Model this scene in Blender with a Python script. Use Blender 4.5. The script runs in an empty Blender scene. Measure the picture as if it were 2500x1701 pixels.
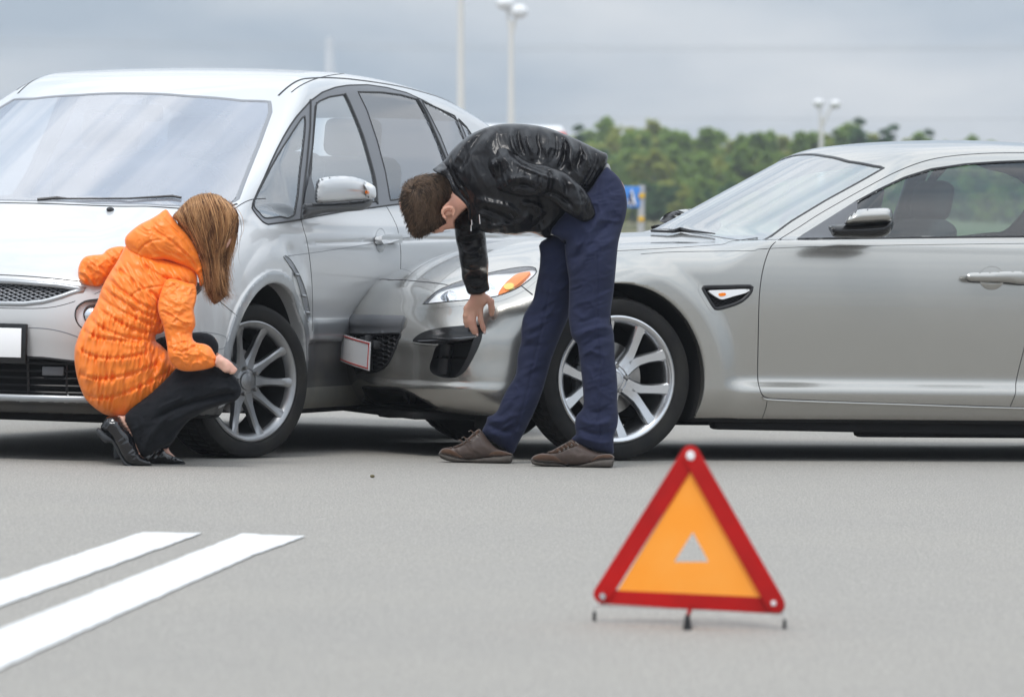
# Two cars touching bumpers on a parking lot, two people looking at the damage, warning triangle in front.
import bpy, bmesh, math, random
import numpy as np
from mathutils import Vector, Matrix
from mathutils.geometry import delaunay_2d_cdt
random.seed(7); RNG = np.random.default_rng(7)
sc = bpy.context.scene
COL = sc.collection

# ------------------------------------------------------------------ camera (crouching photographer, long lens, slight roll)
FPX, CX, CY, ROLL, EYE = 11833., 1250., 611.4, .02, .843     # focal length and axis in pixels of a 2500 x 1701 frame
rho = math.atan(ROLL)
cR = np.array([math.cos(rho), 0, math.sin(rho)]); cU = np.array([-math.sin(rho), 0, math.cos(rho)])
cF = np.array([0, 1., 0]); cO = np.array([0, 0, EYE])
cd = bpy.data.cameras.new('camera'); cam = bpy.data.objects.new('camera', cd); COL.objects.link(cam)
cam.matrix_world = Matrix(((cR[0], cU[0], 0, 0), (0, 0, -1, 0), (cR[2], cU[2], 0, EYE), (0, 0, 0, 1)))
cd.sensor_width = 36; cd.lens = FPX/2500*36; cd.shift_y = -(850.5-CY)/2500
cd.clip_start = .5; cd.clip_end = 6000
cd.dof.use_dof = True; cd.dof.focus_distance = 19.2; cd.dof.aperture_fstop = 5.8
sc.camera = cam

# ------------------------------------------------------------------ overcast daylight
SUN_EL, SUN_AZ = math.radians(60), math.radians(205)          # azimuth from +Y, clockwise
w = bpy.data.worlds.new('World'); sc.world = w; w.use_nodes = True
nt = w.node_tree; nt.nodes.clear(); N = nt.nodes.new; L = nt.links.new
out = N('ShaderNodeOutputWorld'); bg = N('ShaderNodeBackground'); L(bg.outputs[0], out.inputs[0])
sky = N('ShaderNodeTexSky'); sky.sky_type = 'NISHITA'; sky.sun_disc = False
sky.sun_elevation = SUN_EL; sky.sun_rotation = SUN_AZ; sky.air_density = 1.2; sky.dust_density = 2.
geo = N('ShaderNodeTexCoord'); sep = N('ShaderNodeSeparateXYZ'); L(geo.outputs['Generated'], sep.inputs[0])
mp = N('ShaderNodeMapping'); mp.inputs['Scale'].default_value = (1, 1, 3.2); mp.inputs['Rotation'].default_value = (0, .06, 0)
mp.inputs['Location'].default_value = (.35, 0, .12); L(geo.outputs['Generated'], mp.inputs[0])
n1 = N('ShaderNodeTexNoise'); n1.inputs['Scale'].default_value = 5.5; n1.inputs['Detail'].default_value = 5; n1.inputs['Roughness'].default_value = .5
n1.inputs['Distortion'].default_value = .3; L(mp.outputs[0], n1.inputs['Vector'])
rp = N('ShaderNodeValToRGB'); L(n1.outputs[0], rp.inputs[0])
rp.color_ramp.elements[0].position = .38; rp.color_ramp.elements[0].color = (.33, .405, .49, 1)
rp.color_ramp.elements[1].position = .60; rp.color_ramp.elements[1].color = (.70, .72, .74, 1)
# luminance of an overcast vault: rises smoothly from horizon to zenith
el = N('ShaderNodeMath'); el.operation = 'MAXIMUM'; L(sep.outputs[2], el.inputs[0]); el.inputs[1].default_value = 0
mz = N('ShaderNodeMath'); mz.operation = 'MULTIPLY_ADD'; L(el.outputs[0], mz.inputs[0]); mz.inputs[1].default_value = 1.6; mz.inputs[2].default_value = .80
cl = N('ShaderNodeVectorMath'); cl.operation = 'SCALE'; L(rp.outputs[0], cl.inputs[0]); L(mz.outputs[0], cl.inputs['Scale'])
sk = N('ShaderNodeVectorMath'); sk.operation = 'SCALE'; L(sky.outputs[0], sk.inputs[0]); sk.inputs['Scale'].default_value = .05
mx = N('ShaderNodeMix'); mx.data_type = 'VECTOR'; mx.inputs['Factor'].default_value = .88
L(sk.outputs[0], mx.inputs['A']); L(cl.outputs[0], mx.inputs['B'])
L(mx.outputs['Result'], bg.inputs[0]); bg.inputs[1].default_value = 1.0
sl = bpy.data.lights.new('sun', 'SUN'); sl.energy = 1.2; sl.angle = math.radians(16); sl.color = (1, .965, .92)
so = bpy.data.objects.new('sun', sl); COL.objects.link(so)
sd = Vector((math.sin(SUN_AZ)*math.cos(SUN_EL), math.cos(SUN_AZ)*math.cos(SUN_EL), math.sin(SUN_EL)))
so.rotation_euler = sd.to_track_quat('Z', 'Y').to_euler()
sc.view_settings.view_transform = 'Standard'; sc.view_settings.look = 'None'
sc.view_settings.exposure = 0.52; sc.view_settings.gamma = 1; sc.view_settings.use_curve_mapping = False
sc.cycles.max_bounces = 7; sc.cycles.transparent_max_bounces = 12; sc.cycles.caustics_reflective = False
sc.cycles.sample_clamp_indirect = 4

# ------------------------------------------------------------------ picture geometry
def ray(px, py):
    px = np.asarray(px, float); py = np.asarray(py, float)
    return cF + cR*((px-CX)/FPX)[..., None] - cU*((py-CY)/FPX)[..., None]
def at(px, py, Y):                       # point of the world at depth Y seen at (px, py)
    return cO + ray(px, py)*np.asarray(Y, float)[..., None]
def onground(px, py, z=0.):
    d = ray(px, py); return cO + d*((z-EYE)/d[..., 2])[..., None]
def Z(org, s, pts):                      # zoomed reading -> frame pixels
    a = np.array(pts, float); return a/s + np.array(org, float)

# ------------------------------------------------------------------ small tools
def obj(name, V, Fc, mat, parent=None, smooth=True, normals=None, kind=None, mats=None, fm=None):
    me = bpy.data.meshes.new(name)
    V = np.asarray(V, float)
    me.from_pydata(V.tolist(), [], Fc.tolist() if isinstance(Fc, np.ndarray) else Fc)
    if mats:
        for m in mats: me.materials.append(m)
        me.polygons.foreach_set('material_index', np.asarray(fm, int))
    else: me.materials.append(mat)
    me.polygons.foreach_set('use_smooth', [smooth]*len(me.polygons))
    me.update()
    if normals is not None: me.normals_split_custom_set_from_vertices(np.asarray(normals).tolist())
    o = bpy.data.objects.new(name, me); COL.objects.link(o)
    if parent: o.parent = parent
    if kind: o['kind'] = kind
    return o
def tag(o, label=None, cat=None, group=None, kind=None):
    if label: o['label'] = label
    if cat: o['category'] = cat
    if group: o['group'] = group
    if kind: o['kind'] = kind
    return o
def empty(name, loc, rz=0., label=None, cat=None, group=None):
    e = bpy.data.objects.new(name, None); COL.objects.link(e); e.empty_display_size = .1
    e.matrix_world = Matrix.Translation(Vector(loc)) @ Matrix.Rotation(rz, 4, 'Z')
    return tag(e, label, cat, group)
class MB:                                # collects pieces of one part
    def __init__(s): s.v = []; s.f = []; s.n = 0
    def add(s, V, Fc):
        s.v.append(np.asarray(V, float)); s.f += [[i+s.n for i in f] for f in (Fc.tolist() if isinstance(Fc, np.ndarray) else Fc)]; s.n += len(V); return s
    def box(s, c, d, M=None, bev=0., seg=2):
        bm = bmesh.new(); bmesh.ops.create_cube(bm, size=1)
        for v in bm.verts: v.co = Vector((v.co.x*d[0], v.co.y*d[1], v.co.z*d[2]))
        if bev: bmesh.ops.bevel(bm, geom=bm.edges[:], offset=bev, segments=seg, affect='EDGES', profile=.5)
        if M is not None: bm.transform(M)
        bm.verts.index_update()
        V = np.array([v.co[:] for v in bm.verts])+np.array(c); Fc = [[v.index for v in f.verts] for f in bm.faces]; bm.free()
        return s.add(V, Fc)
    def tube(s, P, r, n=8, caps=True):
        P = np.asarray(P, float); r = np.broadcast_to(np.asarray(r, float), (len(P),))
        T = np.gradient(P, axis=0); T /= np.linalg.norm(T, axis=1)[:, None]+1e-9
        ref = np.array([0, 0, 1.]) if abs(T[:, 2]).mean() < .8 else np.array([0, 1., 0])
        A = np.cross(T, ref); A /= np.linalg.norm(A, axis=1)[:, None]+1e-9; B = np.cross(T, A)
        a = np.arange(n)*2*np.pi/n
        V = (P[:, None]+r[:, None, None]*(A[:, None]*np.cos(a)[None, :, None]+B[:, None]*np.sin(a)[None, :, None])).reshape(-1, 3)
        Fc = [[i*n+j, i*n+(j+1) % n, (i+1)*n+(j+1) % n, (i+1)*n+j] for i in range(len(P)-1) for j in range(n)]
        if caps: Fc += [list(range(n))[::-1], [(len(P)-1)*n+j for j in range(n)]]
        return s.add(V, Fc)
    def lathe(s, prof, n=48, c=(0, 0, 0), closed=False):   # profile of (radius, y); axis = local y
        prof = np.asarray(prof, float); a = np.arange(n)*2*np.pi/n; m = len(prof)
        V = np.stack([prof[:, 0][:, None]*np.cos(a), np.repeat(prof[:, 1][:, None], n, 1), prof[:, 0][:, None]*np.sin(a)], -1).reshape(-1, 3)+np.array(c)
        k = m if closed else m-1
        Fc = [[i*n+j, ((i+1) % m)*n+j, ((i+1) % m)*n+(j+1) % n, i*n+(j+1) % n] for i in range(k) for j in range(n)]
        return s.add(V, Fc)
    def ell(s, c, r, M=None, n=16):
        bm = bmesh.new(); bmesh.ops.create_uvsphere(bm, u_segments=n, v_segments=max(6, n//2), radius=1)
        V = np.array([v.co[:] for v in bm.verts])*np.array(r); Fc = [[v.index for v in f.verts] for f in bm.faces]; bm.free()
        if M is not None: V = V @ np.array(M.to_3x3()).T
        return s.add(V+np.array(c), Fc)
    def prism(s, poly, a, b):            # 2D polygon given as two 3D rings a(poly), b(poly)
        n = len(poly); A = np.array([a(p) for p in poly]); Bv = np.array([b(p) for p in poly])
        return s.add(np.vstack([A, Bv]), [list(range(n)), list(range(2*n-1, n-1, -1))]+[[i, n+i, n+(i+1) % n, (i+1) % n] for i in range(n)])
    def build(s, name, mat, parent=None, smooth=True, kind=None, xf=None):
        V = np.vstack(s.v)
        if xf is not None: V = V @ np.array(xf.to_3x3()).T + np.array(xf.translation)
        o = obj(name, V, s.f, mat, parent, smooth, kind=kind)
        if smooth:
            bm = bmesh.new(); bm.from_mesh(o.data); bmesh.ops.recalc_face_normals(bm, faces=bm.faces[:])
            for e in bm.edges: e.smooth = not (len(e.link_faces) == 2 and e.calc_face_angle(0) > .7)
            bm.to_mesh(o.data); bm.free()
        return o
def cr(P, n=6, closed=False):            # Catmull-Rom through points
    P = np.asarray(P, float); m = len(P)
    Q = np.vstack([P[-1:], P, P[:2]]) if closed else np.vstack([2*P[0]-P[1], P, 2*P[-1]-P[-2]])
    t = (np.arange(n)/n)[:, None]; o_ = []
    for i in range(m if closed else m-1):
        a, b, c, d = Q[i], Q[i+1], Q[i+2], Q[i+3]
        o_.append(.5*((2*b)+(-a+c)*t+(2*a-5*b+4*c-d)*t*t+(-a+3*b-3*c+d)*t**3))
    if not closed: o_.append(P[-1:])
    return np.vstack(o_)
def resample(P, step, closed=False):
    P = np.asarray(P, float)
    if closed: P = np.vstack([P, P[:1]])
    d = np.r_[0, np.cumsum(np.linalg.norm(np.diff(P, axis=0), axis=1))]
    n = max(3, int(round(d[-1]/step))); t = np.linspace(0, d[-1], n+1)
    if closed: t = t[:-1]
    return np.stack([np.interp(t, d, P[:, k]) for k in range(P.shape[1])], 1)
def inpoly(P, poly):
    x, y = P[:, 0], P[:, 1]; r = np.zeros(len(P), bool); m = len(poly)
    for i in range(m):
        x1, y1 = poly[i]; x2, y2 = poly[(i+1) % m]
        if y1 == y2: continue
        c = ((y1 > y) != (y2 > y)) & (x < (x2-x1)*(y-y1)/(y2-y1)+x1); r ^= c
    return r
def pdist(P, line, closed=False):        # distance to a polyline
    A = np.asarray(line, float); Bq = np.roll(A, -1, 0) if closed else A[1:]
    if not closed: A = A[:-1]
    best = np.full(len(P), 1e9)
    for a, b in zip(A, Bq):
        ab = b-a; t = np.clip(((P-a) @ ab)/(ab @ ab+1e-12), 0, 1)
        best = np.minimum(best, np.linalg.norm(P-a-t[:, None]*ab, axis=1))
    return best
def grow(poly, d):                       # offset a 2D polygon outwards by d
    P = np.asarray(poly, float); T = np.roll(P, -1, 0)-np.roll(P, 1, 0); T /= np.linalg.norm(T, axis=1)[:, None]+1e-9
    A = .5*np.sum(P[:, 0]*np.roll(P[:, 1], -1)-np.roll(P[:, 0], -1)*P[:, 1])
    return P+np.stack([T[:, 1], -T[:, 0]], 1)*d*(1 if A > 0 else -1)
def cdt(poly, step, hole=None, keepb=False):
    B0 = np.asarray(poly) if keepb else resample(poly, step, True); nb = len(B0); pts = [B0]; ed = [(i, (i+1) % nb) for i in range(nb)]
    if hole is not None:
        H = hole if keepb else resample(hole, step, True); pts.append(H); ed += [(nb+i, nb+(i+1) % len(H)) for i in range(len(H))]
    lo, hi = B0.min(0), B0.max(0)
    gx, gy = np.meshgrid(np.arange(lo[0], hi[0], step), np.arange(lo[1], hi[1], step*.866))
    gx = gx+(np.arange(gy.shape[0]) % 2)[:, None]*step*.5
    G = np.stack([gx.ravel(), gy.ravel()], 1); G = G[inpoly(G, B0)]; G = G[pdist(G, B0, True) > .5*step]
    if hole is not None: G = G[~inpoly(G, H)]; G = G[pdist(G, H, True) > .5*step] if len(G) else G
    pts.append(G); A = np.vstack(pts)
    r = delaunay_2d_cdt([Vector(p) for p in A], ed, [], 0, 1e-5)
    V = np.array([v[:] for v in r[0]]); T = np.array([f[:] for f in r[2]]); c = V[T].mean(1)
    k = inpoly(c, B0)
    if hole is not None: k &= ~inpoly(c, H)
    return V, T[k], nb
def vnoise(x, y, seed=0):                # smooth value noise in [-1, 1]
    tb = np.random.default_rng(seed).uniform(-1, 1, (64, 64))
    xi = np.floor(x).astype(int); yi = np.floor(y).astype(int); fx = x-xi; fy = y-yi
    fx = fx*fx*fx*(fx*(fx*6-15)+10); fy = fy*fy*fy*(fy*(fy*6-15)+10)
    g = lambda a, b: tb[a % 64, b % 64]
    return (g(xi, yi)*(1-fx)+g(xi+1, yi)*fx)*(1-fy)+(g(xi, yi+1)*(1-fx)+g(xi+1, yi+1)*fx)*fy

# ------------------------------------------------------------------ materials
def mat(name, c, rough=.5, metal=0., coat=0., spec=.5, bump=None, var=None, trans=0, ior=1.45, sheen=0, emis=None, coatr=.03, sss=0):
    m = bpy.data.materials.new(name); m.use_nodes = True; t = m.node_tree; b = t.nodes['Principled BSDF']
    b.inputs['Base Color'].default_value = (*c, 1); b.inputs['Roughness'].default_value = rough; b.inputs['Metallic'].default_value = metal
    b.inputs['Coat Weight'].default_value = coat; b.inputs['Coat Roughness'].default_value = coatr
    b.inputs['Specular IOR Level'].default_value = spec; b.inputs['IOR'].default_value = ior
    b.inputs['Transmission Weight'].default_value = trans; b.inputs['Sheen Weight'].default_value = sheen
    if sss: b.inputs['Subsurface Weight'].default_value = sss; b.inputs['Subsurface Radius'].default_value = (.012, .005, .003); b.inputs['Subsurface Scale'].default_value = 1
    tc = t.nodes.new('ShaderNodeTexCoord')
    if var:                              # (scale, amount, colour2 or None)
        n = t.nodes.new('ShaderNodeTexNoise'); n.inputs['Scale'].default_value = var[0]; n.inputs['Detail'].default_value = 5
        t.links.new(tc.outputs['Object'], n.inputs['Vector'])
        x = t.nodes.new('ShaderNodeMix'); x.data_type = 'RGBA'; c2 = var[2] if len(var) > 2 else tuple(v*(1-var[1]) for v in c)
        r = t.nodes.new('ShaderNodeMapRange'); r.inputs[1].default_value = .35; r.inputs[2].default_value = .65
        t.links.new(n.outputs[0], r.inputs[0]); t.links.new(r.outputs[0], x.inputs['Factor'])
        x.inputs['A'].default_value = (*c, 1); x.inputs['B'].default_value = (*c2, 1); t.links.new(x.outputs['Result'], b.inputs['Base Color'])
    if bump:                             # (scale, strength, distance)
        n = t.nodes.new('ShaderNodeTexNoise'); n.inputs['Scale'].default_value = bump[0]; n.inputs['Detail'].default_value = 6
        t.links.new(tc.outputs['Object'], n.inputs['Vector'])
        u = t.nodes.new('ShaderNodeBump'); u.inputs['Strength'].default_value = bump[1]; u.inputs['Distance'].default_value = bump[2]
        t.links.new(n.outputs[0], u.inputs['Height']); t.links.new(u.outputs[0], b.inputs['Normal'])
    return m
def paint(name, c, metal, rough, dirt):
    m = mat(name, c, rough, metal, coat=1., coatr=.02); t = m.node_tree; b = t.nodes['Principled BSDF']
    tc = t.nodes.new('ShaderNodeTexCoord'); n = t.nodes.new('ShaderNodeTexNoise'); n.inputs['Scale'].default_value = 2.2; n.inputs['Detail'].default_value = 8
    n.inputs['Roughness'].default_value = .65; t.links.new(tc.outputs['Object'], n.inputs['Vector'])
    sp = t.nodes.new('ShaderNodeSeparateXYZ'); t.links.new(tc.outputs['Object'], sp.inputs[0])
    mr = t.nodes.new('ShaderNodeMapRange'); mr.inputs[1].default_value = .15; mr.inputs[2].default_value = .75; mr.inputs[3].default_value = dirt; mr.inputs[4].default_value = dirt*.15
    t.links.new(sp.outputs[2], mr.inputs[0])
    mu = t.nodes.new('ShaderNodeMath'); mu.operation = 'MULTIPLY'; t.links.new(mr.outputs[0], mu.inputs[0]); t.links.new(n.outputs[0], mu.inputs[1])
    x = t.nodes.new('ShaderNodeMix'); x.data_type = 'RGBA'; t.links.new(mu.outputs[0], x.inputs['Factor'])
    x.inputs['A'].default_value = (*c, 1); x.inputs['B'].default_value = (.23, .21, .18, 1)          # road film, thicker low down
    g = t.nodes.new('ShaderNodeNewGeometry'); y = t.nodes.new('ShaderNodeMix'); y.data_type = 'RGBA'  # cloth lining on the inner side of the shell
    t.links.new(g.outputs['Backfacing'], y.inputs['Factor']); t.links.new(x.outputs['Result'], y.inputs['A']); y.inputs['B'].default_value = (.05, .05, .055, 1)
    t.links.new(y.outputs['Result'], b.inputs['Base Color'])
    iv = t.nodes.new('ShaderNodeMath'); iv.operation = 'SUBTRACT'; iv.inputs[0].default_value = 1; t.links.new(g.outputs['Backfacing'], iv.inputs[1])
    m2 = t.nodes.new('ShaderNodeMath'); m2.operation = 'MULTIPLY'; t.links.new(iv.outputs[0], m2.inputs[0]); m2.inputs[1].default_value = metal; t.links.new(m2.outputs[0], b.inputs['Metallic'])
    s3 = t.nodes.new('ShaderNodeMath'); s3.operation = 'SUBTRACT'; t.links.new(iv.outputs[0], s3.inputs[0]); t.links.new(mu.outputs[0], s3.inputs[1]); t.links.new(s3.outputs[0], b.inputs['Coat Weight'])
    return m
def glass(name, tint, ior=1.5, film=0., filmc=(.6, .6, .65)):   # thin pane: fresnel mirror over a tinted see-through sheet, with an optional pale film painting in sky reflection
    m = bpy.data.materials.new(name); m.use_nodes = True; t = m.node_tree; t.nodes.clear()
    o = t.nodes.new('ShaderNodeOutputMaterial'); tr = t.nodes.new('ShaderNodeBsdfTransparent'); tr.inputs[0].default_value = (*tint, 1)
    gl = t.nodes.new('ShaderNodeBsdfGlossy'); gl.inputs['Roughness'].default_value = .01; gl.inputs[0].default_value = (.95, .97, 1, 1)
    f0 = ((ior-1)/(ior+1))**2; g_ = t.nodes.new('ShaderNodeNewGeometry'); dp = t.nodes.new('ShaderNodeVectorMath'); dp.operation = 'DOT_PRODUCT'; t.links.new(g_.outputs['Normal'], dp.inputs[0]); t.links.new(g_.outputs['Incoming'], dp.inputs[1])
    def mth(op, x, y=None):
        n = t.nodes.new('ShaderNodeMath'); n.operation = op
        for i_, v_ in enumerate((x, y)):
            if v_ is None: continue
            if isinstance(v_, (int, float)): n.inputs[i_].default_value = v_
            else: t.links.new(v_, n.inputs[i_])
        return n
    fr = mth('ADD', mth('MULTIPLY', mth('POWER', mth('SUBTRACT', 1, mth('ABSOLUTE', dp.outputs['Value']).outputs[0]).outputs[0], 5).outputs[0], 1-f0).outputs[0], f0); a = t.nodes.new('ShaderNodeMixShader')
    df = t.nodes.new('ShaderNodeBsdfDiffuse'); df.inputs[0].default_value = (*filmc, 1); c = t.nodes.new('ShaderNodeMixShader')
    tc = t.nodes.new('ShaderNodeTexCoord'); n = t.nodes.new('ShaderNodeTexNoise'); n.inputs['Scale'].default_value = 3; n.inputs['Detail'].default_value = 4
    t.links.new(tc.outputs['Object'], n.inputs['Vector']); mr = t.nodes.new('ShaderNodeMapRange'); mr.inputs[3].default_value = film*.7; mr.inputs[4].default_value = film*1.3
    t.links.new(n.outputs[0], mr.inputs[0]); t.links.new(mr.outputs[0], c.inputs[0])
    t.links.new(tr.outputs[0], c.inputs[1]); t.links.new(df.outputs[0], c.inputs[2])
    t.links.new(fr.outputs[0], a.inputs[0]); t.links.new(c.outputs[0], a.inputs[1]); t.links.new(gl.outputs[0], a.inputs[2]); t.links.new(a.outputs[0], o.inputs[0])
    return m
M = {}
M['asphalt'] = None
M['silver'] = paint('silver_paint', (.42, .412, .388), .82, .26, .22)
M['pearl'] = paint('pearl_silver_paint', (.56, .57, .58), .08, .33, .5)
M['rubber'] = mat('tyre_rubber', (.011, .011, .012), .7, spec=.3, bump=(180, .3, .002), var=(9, 0, (.022, .021, .019)))
M['tread'] = mat('tread_rubber', (.014, .014, .014), .85)
M['black'] = mat('black_plastic', (.017, .017, .019), .42, bump=(300, .15, .0005))
M['gloss'] = mat('gloss_black', (.012, .012, .013), .16)
M['dark'] = mat('dark_underside', (.008, .008, .009), .9)
M['seal'] = mat('rubber_seal', (.01, .01, .011), .5)
M['grey'] = mat('grey_plastic', (.10, .105, .115), .45, bump=(250, .15, .0005))
M['trim'] = mat('satin_grey_trim', (.24, .25, .27), .35, metal=.4)
M['sill'] = mat('sill_plastic', (.055, .056, .058), .5, var=(5, 0, (.10, .095, .085)))
M['alloy'] = mat('bright_alloy', (.62, .63, .65), .26, metal=.9, coat=.5)
M['alloy2'] = mat('dull_alloy', (.34, .345, .355), .32, metal=.8, var=(14, .2))
M['barrel'] = mat('dark_rim_barrel', (.05, .05, .052), .5, metal=.5)
M['steel'] = mat('brushed_steel', (.35, .34, .33), .38, metal=1, var=(20, .3))
M['chrome'] = mat('chrome', (.8, .8, .82), .08, metal=1)
M['fabric'] = mat('seat_fabric', (.03, .032, .038), .8)
M['lining'] = mat('pale_lining', (.30, .30, .29), .9)
M['lens'] = glass('lamp_lens', (.96, .97, .98), 1.32)
M['amber'] = mat('amber_reflector', (.95, .23, .004), .3)
M['white'] = mat('plate_white', (.88, .88, .89), .45)
M['platered'] = mat('plate_red', (.62, .03, .02), .4)
M['plateblue'] = mat('plate_blue', (.02, .05, .35), .4)
M['lamp'] = mat('reflector_silver', (.86, .87, .88), .4, metal=.1)
M['glassgreen'] = glass('green_side_glass', (.66, .80, .79), 1.8)
M['wsglass'] = glass('sky_film_windscreen_glass', (.62, .66, .68), 2.7, .34, (.70, .72, .80))  # pale lavender film colours the reflected sky into the pane
M['silvertrim'] = mat('silver_lacquered_trim', (.33, .345, .36), .34, metal=.5, coat=.5)
M['trim2'] = mat('anthracite_frame', (.16, .165, .18), .3, metal=.3)
M['frit'] = mat('soft_grey_line', (.22, .23, .25), .4)
M['dirtysill'] = mat('dusty_silver_sill', (.22, .22, .20), .45, metal=.3, var=(7, 0, (.30, .28, .24)))

# ------------------------------------------------------------------ implicit bodies: both car shells are smooth solids, meshed and split into panels
def smax(a, b, k): h = np.maximum(k-np.abs(a-b), 0)/k; return np.maximum(a, b)+h*h*k*.25
def smin(a, b, k): return -smax(-a, -b, k)
def sst(x, a, b): t = np.clip((x-a)/(b-a), 0, 1); return t*t*(3-2*t)
def CI(pts, soft=0.0):                   # smooth 1D curve through points
    P = np.array(pts, float); P = P[np.argsort(P[:, 0])]; xs = np.linspace(P[0, 0], P[-1, 0], 1500)
    m = np.gradient(P[:, 1], P[:, 0]); i = np.clip(np.searchsorted(P[:, 0], xs)-1, 0, len(P)-2)
    h = P[i+1, 0]-P[i, 0]; t = (xs-P[i, 0])/h
    s = (P[i+1, 1]-P[i, 1])/h; a, b = m[i], m[i+1]
    lim = 3*np.abs(s)+1e-9; a = np.where(a*s < 0, 0, np.clip(a, -lim, lim)); b = np.where(b*s < 0, 0, np.clip(b, -lim, lim))
    ys = (2*t**3-3*t*t+1)*P[i, 1]+(t**3-2*t*t+t)*h*a+(-2*t**3+3*t*t)*P[i+1, 1]+(t**3-t*t)*h*b
    if soft:
        k = int(3*soft/(xs[1]-xs[0])); g = np.exp(-.5*(np.arange(-k, k+1)/(k/3.))**2); g /= g.sum()
        ye = np.r_[2*ys[0]-ys[k:0:-1], ys, 2*ys[-1]-ys[-2:-k-2:-1]]; ys = np.convolve(ye, g, 'valid')
    return lambda x: np.interp(x, xs, ys)
def grad(F, P, e=.0015):
    g = np.empty_like(P)
    for k in range(3):
        d = np.zeros(3); d[k] = e
        A, B = P+d, P-d; g[:, k] = (F(A[:, 0], A[:, 1], A[:, 2])-F(B[:, 0], B[:, 1], B[:, 2]))/(2*e)
    return g
def nets(F, lo, hi, h):
    ax = [np.arange(lo[k], hi[k]+h, h) for k in range(3)]
    v = np.empty((len(ax[0]), len(ax[1]), len(ax[2])), np.float32)
    Yg, Zg = np.meshgrid(ax[1], ax[2], indexing='ij')
    for i in range(0, len(ax[0]), 16):
        xx = ax[0][i:i+16][:, None, None]; v[i:i+16] = F(xx+0*Yg[None], Yg[None]+0*xx, Zg[None]+0*xx)
    s = v < 0
    c = sum(s[a:s.shape[0]-1+a, b:s.shape[1]-1+b, d:s.shape[2]-1+d].astype(np.int8) for a in (0, 1) for b in (0, 1) for d in (0, 1))
    mix = (c > 0) & (c < 8); idx = -np.ones(mix.shape, np.int64); ci = np.argwhere(mix); idx[mix] = np.arange(len(ci))
    acc = np.zeros((len(ci), 3)); cnt = np.zeros(len(ci))
    for k in range(3):
        for a in (0, 1):
            for b in (0, 1):
                o0 = [0, 0, 0]; q = [j for j in range(3) if j != k]; o0[q[0]] = a; o0[q[1]] = b; o1 = list(o0); o1[k] = 1
                A = v[tuple((ci+o0).T)]; B = v[tuple((ci+o1).T)]; m = (A < 0) != (B < 0)
                t = np.where(m, A/(A-B+1e-20), 0); p = np.array(o0, float)+np.zeros((len(ci), 3)); p[:, k] = t
                acc[m] += p[m]; cnt[m] += 1
    P = (ci+acc/cnt[:, None])*h+np.array(lo)
    Q = []
    for k in range(3):
        q = [j for j in range(3) if j != k]
        sl0 = [slice(None)]*3; sl1 = [slice(None)]*3; sl0[k] = slice(0, -1); sl1[k] = slice(1, None)
        e = s[tuple(sl0)] != s[tuple(sl1)]; E = np.argwhere(e)
        ok = (E[:, q[0]] > 0) & (E[:, q[1]] > 0) & (E[:, q[0]] < s.shape[q[0]]-1) & (E[:, q[1]] < s.shape[q[1]]-1); E = E[ok]
        ins = s[tuple(E.T)]
        def cell(a, b): G = E.copy(); G[:, q[0]] -= a; G[:, q[1]] -= b; return idx[tuple(G.T)]
        f = np.stack([cell(1, 1), cell(0, 1), cell(0, 0), cell(1, 0)], 1)
        flip = ins if k != 1 else ~ins
        f[~flip] = f[~flip][:, ::-1]; Q.append(f)
    Q = np.vstack(Q)
    for _ in range(3):
        g = grad(F, P); n2 = (g*g).sum(1)+1e-9; st = (F(P[:, 0], P[:, 1], P[:, 2])/n2)[:, None]*g
        l = np.linalg.norm(st, axis=1)[:, None]; P = P-st*np.minimum(1, .6*h/(l+1e-12))
    g = grad(F, P, .003); g /= np.linalg.norm(g, axis=1)[:, None]+1e-9
    return P, Q, g
def submesh(P, Q, Nn, keep):
    q = Q[keep]; u, inv = np.unique(q, return_inverse=True); return P[u], inv.reshape(q.shape), Nn[u]

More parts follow.
